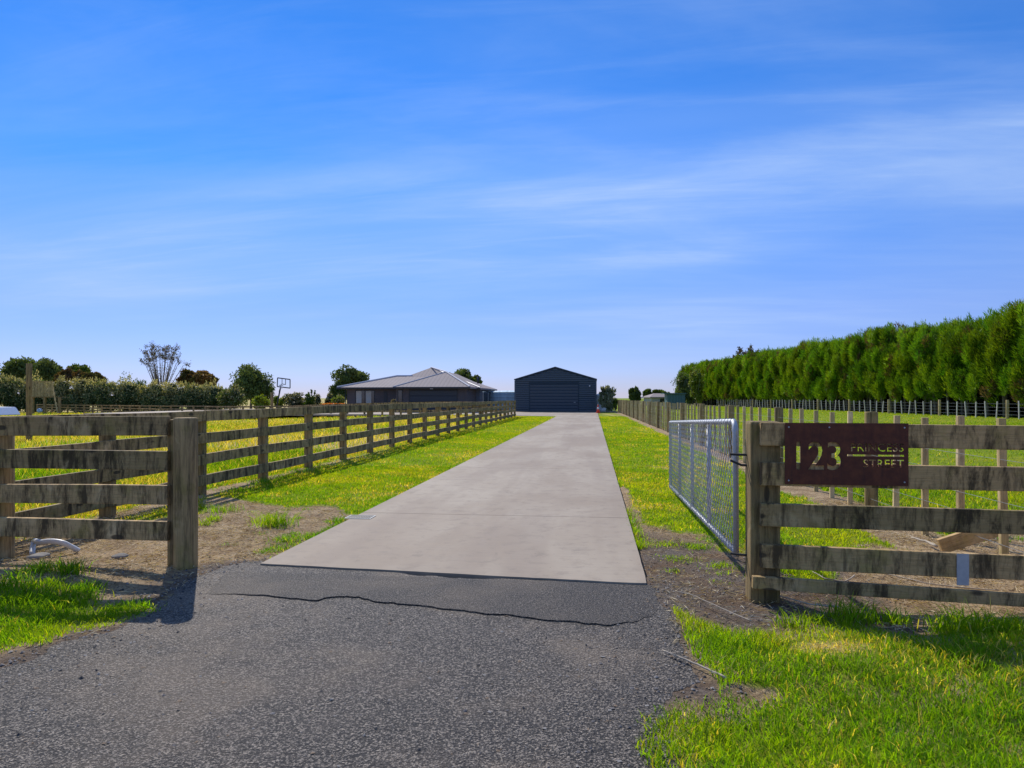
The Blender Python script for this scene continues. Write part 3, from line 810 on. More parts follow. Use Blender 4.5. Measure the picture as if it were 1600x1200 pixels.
# ------------------------------------------------------------------ chain mesh gate, standing open
def gate():
    a = Vector((1.655, 5.03)); b = Vector((2.38, 10.25)); L_ = (b-a).length
    t = thing('farm_gate', 'open galvanised pipe gate with chain mesh beside the right lawn', 'gate', (a.x, a.y, 0.262), math.atan2(b.y-a.y, b.x-a.x))
    t.rotation_euler = Euler((0, math.atan2(0.19, L_), math.atan2(b.y-a.y, b.x-a.x)), 'XYZ')
    h = 0.965; r = 0.021
    bm = bmesh.new(); c = 0.085
    pts = [(0.02, 0, -0.035), (0.02, 0, h-c)]
    for k in range(1, 6):
        q = k/6*math.pi/2; pts.append((0.02+c-c*math.cos(q), 0, h-c+c*math.sin(q)))
    pts += [(0.02+c, 0, h), (L_, 0, h), (L_, 0, 0)]
    tube(bm, pts, r, 12); tube(bm, [(L_, 0, 0), (0.02, 0, 0)], r, 12)
    fbm = bm
    for x in (L_*0.26, L_*0.50, L_*0.75):
        bm = bmesh.new(); tube(bm, [(x, 0, r), (x, 0, h-r)], 0.019, 10)
        link('upright', to_mesh(bm, 'gate_upright', M_GALV, True), t)
    bm = bmesh.new(); st = 0.105
    for sgn, yo in ((1, 0.022), (-1, 0.027)):
        x = -h
        while x < L_+h:
            x0, z0, x1, z1 = (x, 0, x+h, h) if sgn > 0 else (x, h, x+h, 0)
            k0 = max(0.03, x0); k1 = min(L_-0.01, x1)
            if k1 > k0+0.01:
                f = lambda q: z0+(z1-z0)*(q-x0)/(x1-x0)
                tube(bm, [(k0, yo, f(k0)), (k1, yo, f(k1))], 0.0028, 3, False)
            x += st
    link('chain_mesh', to_mesh(bm, 'chain_mesh', M_GALV), t)
    bm = fbm; n = int(L_/0.14)
    for k in range(n):                                # lacing wire wound round the top and bottom pipes
        for zc in (0, h):
            x = 0.12+k*0.14
            tube(bm, [(x-0.02+0.04*j/8, 0.0245*math.cos(j/8*6.3), zc+0.0245*math.sin(j/8*6.3)) for j in range(9)], 0.0026, 4, False)
    link('frame', to_mesh(bm, 'gate_frame', M_GALV, True), t)
gate()

# ------------------------------------------------------------------ batten fence along the right of the lawn
FA, FB = (3.55, 3.5), (72.0, 2.55)
def fence_pt(s):
    u = FA[0]+s; v = FA[1]+(FB[1]-FA[1])*(u-FA[0])/(FB[0]-FA[0]); return R(u, v)
bf = thing('batten_fence', 'long wire fence of pale timber battens between the right lawn and paddock', 'fence', fence_pt(0))
o0 = fence_pt(0)
bpost = [post_mesh(0.155, 0.15, 1.27, MZ, True, seed=20+i) for i in range(3)]
batt = [post_mesh(0.060, 0.042, 1.17, MZP, False, 0.004, 'batten') for i in range(2)]
sp = 4.04/6; s = 0.25-0.02
s = 4.04-1.30-2*0.0
k = 0; s = 9.16/CS-FA[0]-0.28-4.04*2
while s < 68.3:
    if s > -0.2:
        p = fence_pt(max(s, 0))-o0
        if k % 6 == 0: link('post', bpost[k % 3], bf, (p.x, p.y, -0.04), (0, 0, rnd.uniform(0, 6)))
        else: link('batten', batt[k % 2], bf, (p.x, p.y, 0.045+rnd.uniform(-.02, .02)), (rnd.uniform(-.02, .02), rnd.uniform(-.02, .02), -TH+rnd.uniform(-.1, .1)))
    k += 1; s += sp
bm = bmesh.new()
for z in (0.16, 0.34, 0.52, 0.70, 0.88, 1.05):
    pts = []
    for q in range(0, 18):
        p = fence_pt(q*68.4/17)-o0; pts.append((p.x-0.036, p.y, z))
    tube(bm, pts, 0.0022, 4)
link('wires', to_mesh(bm, 'fence_wires', M_WIRE), bf)
# pale stay leaning behind the right wing
a_ = P(1468, 862); b_ = at(1660, 800, 6.1)
d_ = b_-a_
br = link('timber_brace', board_mesh(d_.length, 0.05, 0.135, MXP, 0.005, 0.004, 'timber_brace', 5), None, a_+Vector((0, 0, 0.05)),
          (0, -math.atan2(d_.z, math.hypot(d_.x, d_.y)), math.atan2(d_.y, d_.x)))
prop(br, 'pale timber brace sloping up behind the rails right of the sign', 'brace')

# ------------------------------------------------------------------ shelterbelt along the right paddock
HX0, HY0, HX1, HY1 = 37.6, 40.0, 39.4, 152.0
def belt_tree(seed, tall=8.0, wy=4.3, wx=4.4):
    """Trimmed shelter tree: upright feathery plumes packed in a clipped slab, bare trunks below."""
    q = np.random.default_rng(seed); V = []; C = []
    z0 = 1.55
    n = 240
    LB = []
    for i in range(27):
        z = z0+0.7+(tall-z0-1.4)*((i*0.382+q.random()*0.3) % 1.0); y = (((i*0.618) % 1.0)-0.5)*wy*1.2
        LB.append((np.array([-wx/2*(0.70+0.44*q.random())*(0.86 if z > tall-1.5 else 1), y+0.35*q.normal(), z+0.3*q.normal()]), 0.18+1.02*q.random(), q.random(), 0.40+0.75*q.random()**1.5))
    for i in range(n):
        face = q.random(); lt, ly = 1.0, q.random()
        if face < 0.72:
            L0, lt, ly, ls = LB[i % 27]; o_ = q.normal(size=3)*np.array([0.26, 0.40, 0.66])*ls
            c = L0+o_; c[0] += 0.50*(o_[1]**2/0.3+o_[2]**2/1.6)
        elif face < 0.90: c = np.array([(q.random()-0.5)*wx*0.9, (q.random()-0.5)*wy*1.1, tall-0.3-0.6*q.random()**2+0.25*math.sin(seed+i)])
        else: c = np.array([wx/2*0.8, (q.random()-0.5)*wy, z0+(tall-z0)*q.random()])
        c[2] = min(max(c[2], z0+0.25), tall+0.1)
        rx, rz_ = 0.26+0.24*q.random(), 0.55+0.55*q.random()
        m = 105
        p = q.normal(size=(m, 3)); p /= np.linalg.norm(p, axis=1, keepdims=True); p *= (0.55+0.45*q.random((m, 1)))
        lean = np.array([-0.35, 0.25*(q.random()-0.5), 1.0])
        cen = c+p*np.array([rx, rx, rz_])
        d = p*np.array([0.9, 0.9, 0.4])+lean*0.8+q.normal(size=(m, 3))*0.25
        tone = 0.55+0.75*q.random()
        yel = 0.3*q.random()+0.7*ly; tone = tone*(0.6+0.4*lt)
        base = np.array([0.080+0.22*yel, 0.265+0.14*yel, 0.014])*tone
        if q.random() < 0.05: base = np.array([0.16, 0.11, 0.05])
        col = base[None]*(0.8+0.4*q.random((m, 1)))
        v, cc = leaves_arrays(cen, d, 0.30+0.26*q.random(m), 0.036+0.022*q.random(m), col, q); V.append(v); C.append(cc)
    # ragged shoots at the top
    m = 130
    cen = np.stack([(q.random(m)-0.5)*wx*0.8, (q.random(m)-0.5)*wy*1.1, tall+0.1*q.random(m)+0.35*q.random(m)**3], 1)
    v, cc = leaves_arrays(cen, q.normal(size=(m, 3))*0.3+np.array([0, 0, 1.0]), 0.45, 0.06, np.tile([0.09, 0.19, 0.012], (m, 1)), q); V.append(v); C.append(cc)
    core = ico_core((wx*0.36, wy*0.50, (tall-z0)*0.47), (0.35, 0, (tall+z0)/2), 2, (0.012, 0.022, 0.005), 0.15, seed)  # near-black core colour stands in for deep shade between plumes, stops light leaks
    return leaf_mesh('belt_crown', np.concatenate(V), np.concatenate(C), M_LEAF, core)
def belt_trunk(seed):
    r = random.Random(seed); bm = bmesh.new()
    for k in range(3):
        y = (k-1)*1.0+r.uniform(-.35, .35); x = r.uniform(-0.9, -0.1); lx, ly = r.uniform(-.35, .2), r.uniform(-.5, .5)
        tube(bm, [(x, y, -0.2), (x+lx*0.3, y+ly*0.3, 0.9), (x+lx, y+ly, 2.1), (x+lx*1.2, y+ly*1.3, 3.6)], [0.14, 0.11, 0.10, 0.06], 7)
    return to_mesh(bm, 'belt_trunk', M_BARK, True)
bc = [belt_tree(50+i, 7.9+0.35*math.sin(i*2.2)) for i in range(9)]; bt = [belt_trunk(80+i) for i in range(5)]
nT = 36
for i in range(nT):
    t_ = i/(nT-1); x = HX0+(HX1-HX0)*t_; y = HY0+(HY1-HY0)*t_
    lab = 'tall clipped green shelter tree in the long row along the right paddock'
    if i == nT-1: lab = 'farthest tall shelter tree, at the open left end of the right-hand row'
    o = thing('shelter_tree', lab, 'tree', (x+rnd.uniform(-.25, .25), y, -0.05), 0.03*rnd.uniform(-1, 1), 'shelter trees along the right paddock')
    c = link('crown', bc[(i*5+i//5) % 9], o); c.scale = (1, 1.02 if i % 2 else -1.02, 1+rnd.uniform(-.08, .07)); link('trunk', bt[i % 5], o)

def shade_filler():  # dark leaves added to close the sky gap and pass for shade behind the trunks
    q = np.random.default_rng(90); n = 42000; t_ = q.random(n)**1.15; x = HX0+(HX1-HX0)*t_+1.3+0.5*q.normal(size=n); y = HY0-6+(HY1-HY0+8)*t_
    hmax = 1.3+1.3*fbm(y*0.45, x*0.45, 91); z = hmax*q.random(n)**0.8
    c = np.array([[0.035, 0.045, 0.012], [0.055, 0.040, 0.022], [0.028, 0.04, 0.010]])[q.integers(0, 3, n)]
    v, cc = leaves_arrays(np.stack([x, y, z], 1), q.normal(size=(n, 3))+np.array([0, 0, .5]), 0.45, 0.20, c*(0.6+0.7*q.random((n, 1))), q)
    o = link('shade_filler', leaf_mesh('shade_filler', v, cc, M_LEAF)); prop(o, 'dark leafy filler added as shade beneath the shelter trees', 'shade_filler', None, 'stuff')
shade_filler()
# generic leafy crowns --------------------------------------------------------
def crown_mesh(seed, w, d, h, z0, col, nclump=40, per=70, leaf=(0.35, 0.16), lobes=5, core=True, up=0.3, tip=None):
    q = np.random.default_rng(seed); V = []; C = []
    lb = [(q.normal(size=3)*np.array([w*0.20, d*0.20, h*0.14])+np.array([0, 0, z0+h*0.5])) for _ in range(lobes)]
    for i in range(nclump):
        L0 = lb[i % lobes]; p = q.normal(size=3); p /= np.linalg.norm(p)
        c = L0+p*np.array([w, d, h])*np.array([0.25, 0.25, 0.28])*(0.7+0.4*q.random())
        c[2] = max(c[2], z0+0.06*h)
        cr_ = min(w, h)*(0.13+0.10*q.random())
        m = per
        pp = q.normal(size=(m, 3)); pp /= np.linalg.norm(pp, axis=1, keepdims=True); pp *= (0.4+0.6*q.random((m, 1)))
        cen = c+pp*cr_*np.array([1.15, 1.15, 0.9])
        b = np.array(col[i % len(col)])*(0.72+0.56*q.random())
        cc = b[None]*(0.8+0.4*q.random((m, 1)))
        if tip is not None:
            k = (q.random((m, 1)) < np.clip((c[2]-z0)/h-0.25, 0, 1)*tip[1]); cc = np.where(k, np.array(tip[0])[None]*(0.8+0.4*q.random((m, 1))), cc)
        v, c2 = leaves_arrays(cen, pp+np.array([0, 0, up])+q.normal(size=(m, 3))*0.5, leaf[0]*(0.7+0.6*q.random(m)), leaf[1]*(0.7+0.6*q.random(m)), cc, q)
        V.append(v); C.append(c2)
    A_ = np.concatenate(V); lo = np.percentile(A_, 0.6, axis=0); hi = np.percentile(A_, 99.4, axis=0)
    A_ = (A_-(lo+hi)/2)/(hi-lo)*np.array([w, d, h])+np.array([0, 0, z0+h/2])
    co = None
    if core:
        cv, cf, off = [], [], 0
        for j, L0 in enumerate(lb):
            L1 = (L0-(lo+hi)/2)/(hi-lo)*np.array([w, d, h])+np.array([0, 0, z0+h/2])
            a_, f_, cc_ = ico_core((w*0.16, d*0.16, h*0.18), L1, 2, tuple(0.55*x for x in col[0]), 0.25, seed+j)  # darkened core colour imitates the shaded inside of the crown
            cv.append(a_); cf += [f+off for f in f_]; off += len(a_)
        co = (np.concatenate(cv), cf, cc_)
    return leaf_mesh('crown', A_, np.concatenate(C), M_LEAF, co)
def trunk_mesh(seed, h, r, top, mat=M_BARK, lean=0.1, limbs=4):
    q = random.Random(seed); bm = bmesh.new()
    tube(bm, [(0, 0, -0.3), (lean*0.3, 0, h*0.5), (lean, 0, h)], [r*1.25, r, r*0.75], 8)
    for k in range(limbs):
        a = k*2*math.pi/limbs+q.uniform(-.4, .4); e = top*q.uniform(0.22, 0.36)
        tube(bm, [(lean, 0, h*0.93), (lean+math.cos(a)*e*0.5, math.sin(a)*e*0.5, h+(top-h)*0.35), (lean+math.cos(a)*e, math.sin(a)*e, h+(top-h)*0.72)], [r*0.6, r*0.4, r*0.15], 6)
    return to_mesh(bm, 'trunk', mat, True)
GD = [(0.085, 0.125, 0.036), (0.11, 0.155, 0.045), (0.14, 0.18, 0.055)]
GB = [(0.16, 0.105, 0.040), (0.12, 0.115, 0.034), (0.19, 0.115, 0.045)]
GM = [(0.09, 0.15, 0.022), (0.12, 0.18, 0.026), (0.15, 0.20, 0.04)]
GY = [(0.20, 0.27, 0.025), (0.24, 0.30, 0.03), (0.16, 0.23, 0.025)]
GO = [(0.075, 0.095, 0.045), (0.10, 0.12, 0.06), (0.06, 0.08, 0.035)]
def tree(name, label, cat, px, Y, top, wpx, low, cols, seed, nclump=95, per=110, leaf=None, lobes=5, tip=None, group=None, trunk=True):
    """A tree seen at column px, depth Y, crown top at row `top`, crown bottom at row `low`, wpx pixels wide."""
    X = (px-800)/F*Y; gz = float(ground_z(X, Y)); zt = H-(top-HOR)*Y/F-gz; zl = max(0.02, H-(low-HOR)*Y/F-gz); w = wpx*Y/F
    lf_ = leaf or (max(0.22, Y*0.0034), max(0.10, Y*0.0018))
    o = thing(name, label, cat, (X, Y, gz), 0, group)
    link('crown', crown_mesh(seed, w, w, zt-zl, zl, cols, nclump, per, lf_, lobes, tip=tip), o)
    if trunk: link('trunk', trunk_mesh(seed, max(0.25, zl+0.15*(zt-zl)), max(0.04, w*0.035), zt*0.85), o)
    return o
TG = 'trees behind the left hedge'
tree('broad_tree', 'dark round-headed tree at far left, first behind the hedge', 'tree', 33, 140, 562, 52, 604, GD, 1, group=TG)
tree('broad_tree', 'dark round tree just right of the tall square post', 'tree', 72, 138, 563, 48, 604, GD, 2, group=TG)
tree('broad_tree', 'low brownish tree beyond the hedge, right of the dark pair', 'tree', 104, 132, 578, 38, 606, GB, 3, group=TG)
tree('broad_tree', 'small green tree topping the brownish ones behind the hedge', 'tree', 123, 136, 571, 32, 604, GM, 4, group=TG)
tree('broad_tree', 'low russet tree at the right end of the brownish clump', 'tree', 146, 132, 583, 36, 606, GB, 5, group=TG)
tree('broad_tree', 'left of two rust-brown trees beyond the hedge, right of bare tree', 'tree', 294, 125, 579, 25, 606, GB, 6, group=TG)
tree('broad_tree', 'right of two rust-brown trees beyond the hedge, right of bare tree', 'tree', 318, 125, 581, 33, 606, GB, 7, group=TG)
tree('broad_tree', 'tall dark two-headed tree standing alone right of the left hedge', 'tree', 392, 118, 573, 56, 632, GD, 8, 120, 110, None, 9)
tree('broad_tree', 'round dark tree rising behind the left end of the house roof', 'tree', 551, 98, 576, 52, 612, GD, 9)
tree('broad_tree', 'small dark tree at the left corner of the house', 'tree', 531, 96, 598, 26, 634, GD, 10)
tree('broad_tree', 'dark treetop showing over the right roof slope of the house', 'tree', 716, 104, 578, 42, 615, GD, 11)
tree('broad_tree', 'smaller treetop lower down behind the right roof slope', 'tree', 741, 104, 588, 22, 615, GM, 12)
tree('broad_tree', 'small slim dark tree far right of the shed, leftmost of its group', 'tree', 992, 135, 607, 16, 630, GD, 13)
tree('broad_tree', 'round green tree far beyond the batten fence', 'tree', 1020, 135, 609, 30, 630, GM, 14)
tree('broad_tree', 'olive tree beside the pale far roof', 'tree', 1036, 140, 611, 24, 630, GM, 15)
# the see-through vase-shaped tree
def vase_tree(name, label, px, Y, top, wpx, base, seed, cols, nst=13, leafn=1500, spread=1.0, leaf=(0.42, 0.22)):
    X = (px-800)/F*Y; gz = float(ground_z(X, Y)); zt = H-(top-HOR)*Y/F-gz; w = wpx*Y/F
    q = random.Random(seed); qn = np.random.default_rng(seed)
    o = thing(name, label, 'tree', (X, Y, gz)); bm = bmesh.new(); tips = []
    tube(bm, [(0, 0, -0.3), (0, 0, zt*0.22)], [0.22, 0.17], 8)
    for k in range(nst):
        a = q.uniform(0, 6.28); f = (k+0.5)/nst*2-1; ex = f*w*0.46*spread; ey = math.sin(a)*w*0.3
        zz = zt*(0.97-0.30*abs(f)**2.2)*q.uniform(0.94, 1.0)
        p0 = Vector((0, 0, zt*0.18)); p3 = Vector((ex, ey, zz)); p1 = Vector((ex*0.35, ey*0.35, zt*0.38)); p2 = Vector((ex*0.75, ey*0.75, zt*0.66))
        tube(bm, [p0, p1, p2, p3], [0.085, 0.06, 0.035, 0.010], 5); tips += [(p2, p3), (p1, p2)]
        for j in range(4):
            s_ = q.uniform(0.3, 0.95); b0 = p2.lerp(p3, s_); b1 = b0+Vector((q.uniform(-1, 1), q.uniform(-1, 1), q.uniform(0.3, 1.2)))*w*0.09
            tube(bm, [b0, b1], [0.025, 0.008], 4); tips.append((b0, b1))
    link('trunk', to_mesh(bm, 'vase_trunk', M_BARK, True), o)
    cen = []
    for i in range(leafn):
        a, b = tips[q.randrange(len(tips))]; t_ = q.random()**0.7; cen.append(a.lerp(b, t_)+Vector((q.gauss(0, 1), q.gauss(0, 1), q.gauss(0, 1)))*w*0.018)
    cen = np.array(cen); keep = (cen[:, 2] > zt*0.36) & (qn.random(len(cen)) < 0.35+0.65*(cen[:, 2]/zt)); cen = cen[keep]
    cc = np.array(cols)[qn.integers(0, len(cols), len(cen))]*(0.7+0.6*qn.random((len(cen), 1)))
    v, c2 = leaves_arrays(cen, qn.normal(size=(len(cen), 3)), leaf[0], leaf[1], cc, qn)
    link('crown', leaf_mesh('vase_crown', v, c2, M_LEAF), o)
vase_tree('vase_tree', 'tall open vase-shaped tree with sparse leaves behind the left hedge', 252, 112, 534, 78, 606, 21, [(0.11, 0.09, 0.04), (0.14, 0.085, 0.04), (0.08, 0.10, 0.03)], 30, 4600, 1.0, (0.20, 0.11))
vase_tree('wispy_tree', 'wispy grey-brown treetop showing above the shelter row', 1168, 128, 541, 62, 600, 22, [(0.13, 0.10, 0.06), (0.08, 0.09, 0.04), (0.17, 0.11, 0.07)], 24, 5200, 1.0, (0.30, 0.17))
vase_tree('sapling', 'thin sapling standing among the garden shrubs left of the house', 488, 88, 604, 14, 632, 23, GD, 5, 130, 1.0, (0.3, 0.16))

# clipped hedge plants along the left paddock
hb = []
for i in range(4):
    hb.append(crown_mesh(200+i, 4.6, 3.2, 4.3, 0.0, [(0.07, 0.11, 0.036), (0.095, 0.14, 0.05), (0.11, 0.155, 0.065)], 92, 80, (0.34, 0.15), 9, tip=((0.46, 0.42, 0.20), 1.25)))
hedge_px = [-22, 14, 51, 88, 124, 160, 196, 232, 266, 300, 330]
for i, hx in enumerate(hedge_px):
    Y = 97; X = (hx-800)/F*Y; gz = float(ground_z(X, Y)); top = 589+ (hx/345)*13
    sz = (H-(top-HOR)*Y/F-gz)/4.15
    lab = 'pale-tipped clipped hedge shrub in the row behind the left paddock fence'
    if i == len(hedge_px)-1: lab = 'last clipped hedge shrub, at the right end of the left hedge'
    o = thing('hedge_shrub', lab, 'shrub', (X, Y, gz-0.1), 0, 'hedge shrubs behind the left paddock')
    c = link('foliage', hb[i % 4], o); c.scale = ((1 if i % 2 else -1)*0.98, 1, sz)
    bm = bmesh.new()
    for j in range(3): tube(bm, [((j-1)*0.7, 0, -0.1), ((j-1)*0.8, 0.1, 1.2)], [0.07, 0.05], 6)
    link('stem', to_mesh(bm, 'hedge_stem', M_BARK, True), o)
tip_ = ((0.36, 0.34, 0.20), 0.9)
def shrub(label, px, Y, top, wpx, cols, seed, tip=None, group=None, n=34):
    tree('shrub', label, 'shrub', px, Y, top, wpx, 640, cols, seed, n, 60, (0.30, 0.13), 5, tip, group, True)
shrub('single pale-tipped clipped shrub standing apart right of the left hedge', 366, 94, 603, 42, GD, 31, tip_, None, 60)
shrub('leafy bright shrub poking above the middle of the left hedge', 211, 104, 587, 42, GM, 32)
shrub('yellow-green shrub left of the basketball hoop', 408, 92, 618, 30, GY, 33)
shrub('grey-green domed shrub right of the basketball hoop', 460, 86, 614, 36, GO, 34, tip_)
shrub('low olive shrub behind the grey-green domed shrub', 437, 96, 619, 20, GY, 35)
shrub('green shrub under the thin sapling', 487, 86, 617, 26, GM, 36)
shrub('grey-green shrub between the sapling and the house', 508, 84, 615, 28, GO, 37, tip_)
shrub('yellowish shrub by the left corner of the house', 528, 80, 618, 20, GY, 38, tip_)
shrub('brown twiggy low shrub in front of the house entrance', 618, 66, 625, 14, [(0.20, 0.17, 0.11), (0.15, 0.14, 0.08)], 39, None, None, 16)
shrub('silvery upright bush beside the water tank right of the shed', 948, 68, 604, 22, [(0.12, 0.15, 0.08), (0.18, 0.20, 0.13)], 40, ((0.30, 0.29, 0.22), 0.5), None, 40)
shrub('light variegated bush at the far end of the shelter row', 1088, 118, 574, 22, GY, 41, ((0.35, 0.38, 0.12), 0.6), None, 60)
shrub('dark rounded bush ending the shelter row beside the teal hut', 1070, 128, 583, 30, GD, 42, None, None, 60)
shrub('small bush at the end of the batten fence', 961, 74, 622, 10, GM, 43, None, None, 14)
# orange flower bed
def flowers():
    c = at(521, 632, 74); X, Y = c.x, c.y; q = np.random.default_rng(5)
    o = thing('flower_bed', 'low bed of orange flowers left of the house', 'flower bed', (X, Y, 0))
    n = 1500; cen = np.stack([q.uniform(-1.5, 1.5, n), q.normal(0, 0.5, n), 0.8*q.random(n)], 1)
    v, cc = leaves_arrays(cen, q.normal(size=(n, 3)), 0.14, 0.07, np.tile([0.07, 0.11, 0.02], (n, 1))*(0.7+0.6*q.random((n, 1))), q); link('foliage', leaf_mesh('flower_leaves', v, cc, M_LEAF), o)
    n = 420; cen = np.stack([q.uniform(-1.3, 1.3, n), q.normal(0, 0.4, n), 0.55+0.28*q.random(n)], 1)
    v, cc = leaves_arrays(cen, q.normal(size=(n, 3)), 0.16, 0.12, np.array([[0.75, 0.20, 0.02], [0.80, 0.36, 0.03], [0.72, 0.12, 0.02]])[q.integers(0, 3, n)], q); link('blossom', leaf_mesh('blossoms', v, cc, M_LEAF), o)
flowers()

# ------------------------------------------------------------------ stock fence in front of the shelter trees
def stock_fence():
    a, b = Vector((34.0, 36.0, 0)), Vector((37.2, 124.0, 0)); L_ = (b-a).length
    t = thing('stock_fence', 'white-battened wire stock fence in front of the shelter trees', 'fence', a, 0)
    bat = post_mesh(0.075, 0.05, 1.15, mat_plain('whitish_batten', (0.62, 0.58, 0.52), 0.85, 0, 0.25, 5), False, 0.006, 'batten'); pst = post_mesh(0.2, 0.2, 1.3, MZP, True, seed=44)
    n = 78
    for i in range(n):
        p = (b-a)*(i/(n-1)); 
        if i % 7 == 3: link('post', pst, t, (p.x, p.y, -0.03))
        else: link('batten', bat, t, (p.x, p.y, rnd.uniform(-.03, .06)), (rnd.uniform(-.05, .05), rnd.uniform(-.09, .09), 0))
    bm = bmesh.new()
    for z in (0.25, 0.5, 0.75, 1.0): tube(bm, [(-0.05, 0, z), (b.x-a.x-0.05, b.y-a.y, z)], 0.006, 4)
    link('wires', to_mesh(bm, 'stock_wires', M_WIRE), t)
stock_fence()

# ------------------------------------------------------------------ shed
def ribbed_sheet(name, x0, x1, z0, z1, pitch, y_out, y_in, mat, groove=0.05):
    bm = bmesh.new(); n = max(1, round((z1-z0)/pitch)); p = (z1-z0)/n; pr = []
    for k in range(n):
        a = z0+k*p; pr += [(y_in, a), (y_out, a+groove*0.5), (y_out, a+p-groove*0.6), (y_in, a+p-0.002)]
    L_ = [bm.verts.new((x0, y, z)) for y, z in pr]; R_ = [bm.verts.new((x1, y, z)) for y, z in pr]
    for i in range(len(pr)-1): bm.faces.new((L_[i], R_[i], R_[i+1], L_[i+1]))
    return to_mesh(bm, name, mat)
def shed():
    U = 70.0; vl, vr = VP(805, U), VP(931, U); w = vr-vl; D = 14.0; he, ha = 3.27, 4.50
    c = R(U, (vl+vr)/2); t = thing('shed', 'large navy steel shed with wide roller door at the end of the drive', 'shed', (c.x, c.y, 0), -TH)
    cpx0, cpx1 = VP(827.5, U)-(vl+vr)/2, VP(904, U)-(vl+vr)/2
    bm = bmesh.new(); hw = w/2
    pr = [(-hw, -0.1), (hw, -0.1), (hw, he), (0, ha), (-hw, he)]
    f = [bm.verts.new((x, 0, z)) for x, z in pr]; k = [bm.verts.new((x, D, z)) for x, z in pr]
    bm.faces.new(f); bm.faces.new(k[::-1])
    for i in range(5): bm.faces.new((f[i], f[(i+1) % 5], k[(i+1) % 5], k[i]))
    link('wall', to_mesh(bm, 'shed_wall', M_NAVY), t)
    bm = bmesh.new(); n = 23; pz = (ha-0.06)/n
    for k in range(n):
        z = k*pz+0.03; zt_ = z+pz*0.72
        if zt_ > ha-0.05: continue
        hx = hw-0.085 if zt_ < he else (hw-0.1)*(ha-zt_-0.02)/(ha-he)
        segs = [(-hx, hx)] if z > 2.95 else [(-hx, cpx0-0.06), (cpx1+0.06, hx)]
        for a, b in segs:
            if b-a > 0.1:
                q = [(-0.003, z), (-0.024, z+pz*0.14), (-0.024, z+pz*0.58), (-0.003, zt_)]
                l_ = [bm.verts.new((a, y, zz)) for y, zz in q]; r_ = [bm.verts.new((b, y, zz)) for y, zz in q]
                for i in range(3): bm.faces.new((l_[i], r_[i], r_[i+1], l_[i+1]))
    link('cladding', to_mesh(bm, 'shed_cladding', M_NAVYTRIM), t)
    bm = bmesh.new()
    for sg in (-1, 1):
        x0, z0, x1, z1 = 0, ha+0.03, sg*(hw+0.12), he-0.01
        q = [(x0, z0), (x1, z1), (x1, z1+0.10), (x0, z0+0.10)]
        a = [bm.verts.new((x, -0.10, z)) for x, z in q]; b = [bm.verts.new((x, D+0.1, z)) for x, z in q]
        bm.faces.new(a); bm.faces.new(b)
        for i in range(4): bm.faces.new((a[i], a[(i+1) % 4], b[(i+1) % 4], b[i]))
    link('roof', to_mesh(bm, 'shed_roof', M_NAVYTRIM), t)
    cpx = (VP(827.5, U)-(vl+vr)/2, VP(904, U)-(vl+vr)/2)
    d = link('roller_door', ribbed_sheet('roller_door', cpx[0]+0.06, cpx[1]-0.06, 0.01, 2.82, 0.31, -0.040, -0.006, M_DOORPLAIN, 0.09), t)
    link('handle', box_mesh(cpx[1]-0.5, cpx[1]-0.3, -0.06, -0.0355, 0.95, 1.0, M_GALV, 0.005), d)
    bm = bmesh.new()
    bm_box(bm, cpx[0]-0.04, cpx[0]+0.059, -0.05, -0.004, 0, 2.821); bm_box(bm, cpx[1]-0.059, cpx[1]+0.04, -0.05, -0.004, 0, 2.821); bm_box(bm, cpx[0]-0.04, cpx[1]+0.04, -0.055, -0.004, 2.823, 2.93)
    link('door_frame', to_mesh(bm, 'door_frame', M_NAVY), t)
    for x in (-hw, hw): link('corner_flashing', box_mesh(x-0.08, x+0.08, -0.02, 0.1, 0, he-0.05, M_NAVYTRIM, 0.005), t)
    link('lamp', box_mesh(cpx[1]+1.05, cpx[1]+1.2, -0.16, -0.005, 2.55, 2.72, M_GALV, 0.02), t)
shed()

# ------------------------------------------------------------------ house
def roof_solid(name, t, e, ridge, mat, th=0.16):
    """Hip roof: eave rectangle e=(x0,x1,y0,y1,z), ridge = (p,q) points."""
    x0, x1, y0, y1, z = e; bm = bmesh.new()
    ev = [bm.verts.new(p) for p in ((x0, y0, z), (x1, y0, z), (x1, y1, z), (x0, y1, z))]
    lo = [bm.verts.new((v.co.x, v.co.y, z-th)) for v in ev]
    p, q = ridge
    if (Vector(p)-Vector(q)).length < 1e-4:
        a = bm.verts.new(p)
        for i in range(4): bm.faces.new((ev[i], ev[(i+1) % 4], a))
    else:
        a, b = bm.verts.new(p), bm.verts.new(q)
        if abs(p[0]-q[0]) > abs(p[1]-q[1]):           # ridge along x, p left
            bm.faces.new((ev[0], ev[1], b, a)); bm.faces.new((ev[1], ev[2], b)); bm.faces.new((ev[2], ev[3], a, b)); bm.faces.new((ev[3], ev[0], a))
        else:                                          # ridge along y, p front
            bm.faces.new((ev[0], ev[1], a)); bm.faces.new((ev[1], ev[2], b, a)); bm.faces.new((ev[2], ev[3], b)); bm.faces.new((ev[3], ev[0], a, b))
    for i in range(4): bm.faces.new((ev[i], lo[i], lo[(i+1) % 4], ev[(i+1) % 4]))
    bm.faces.new(lo)
    return link(name, to_mesh(bm, name, mat), t)
def cap(t, a, b, r=0.09):
    bm = bmesh.new(); tube(bm, [a, b], r, 6); return link('ridge_cap', to_mesh(bm, 'ridge_cap', M_CAP), t)
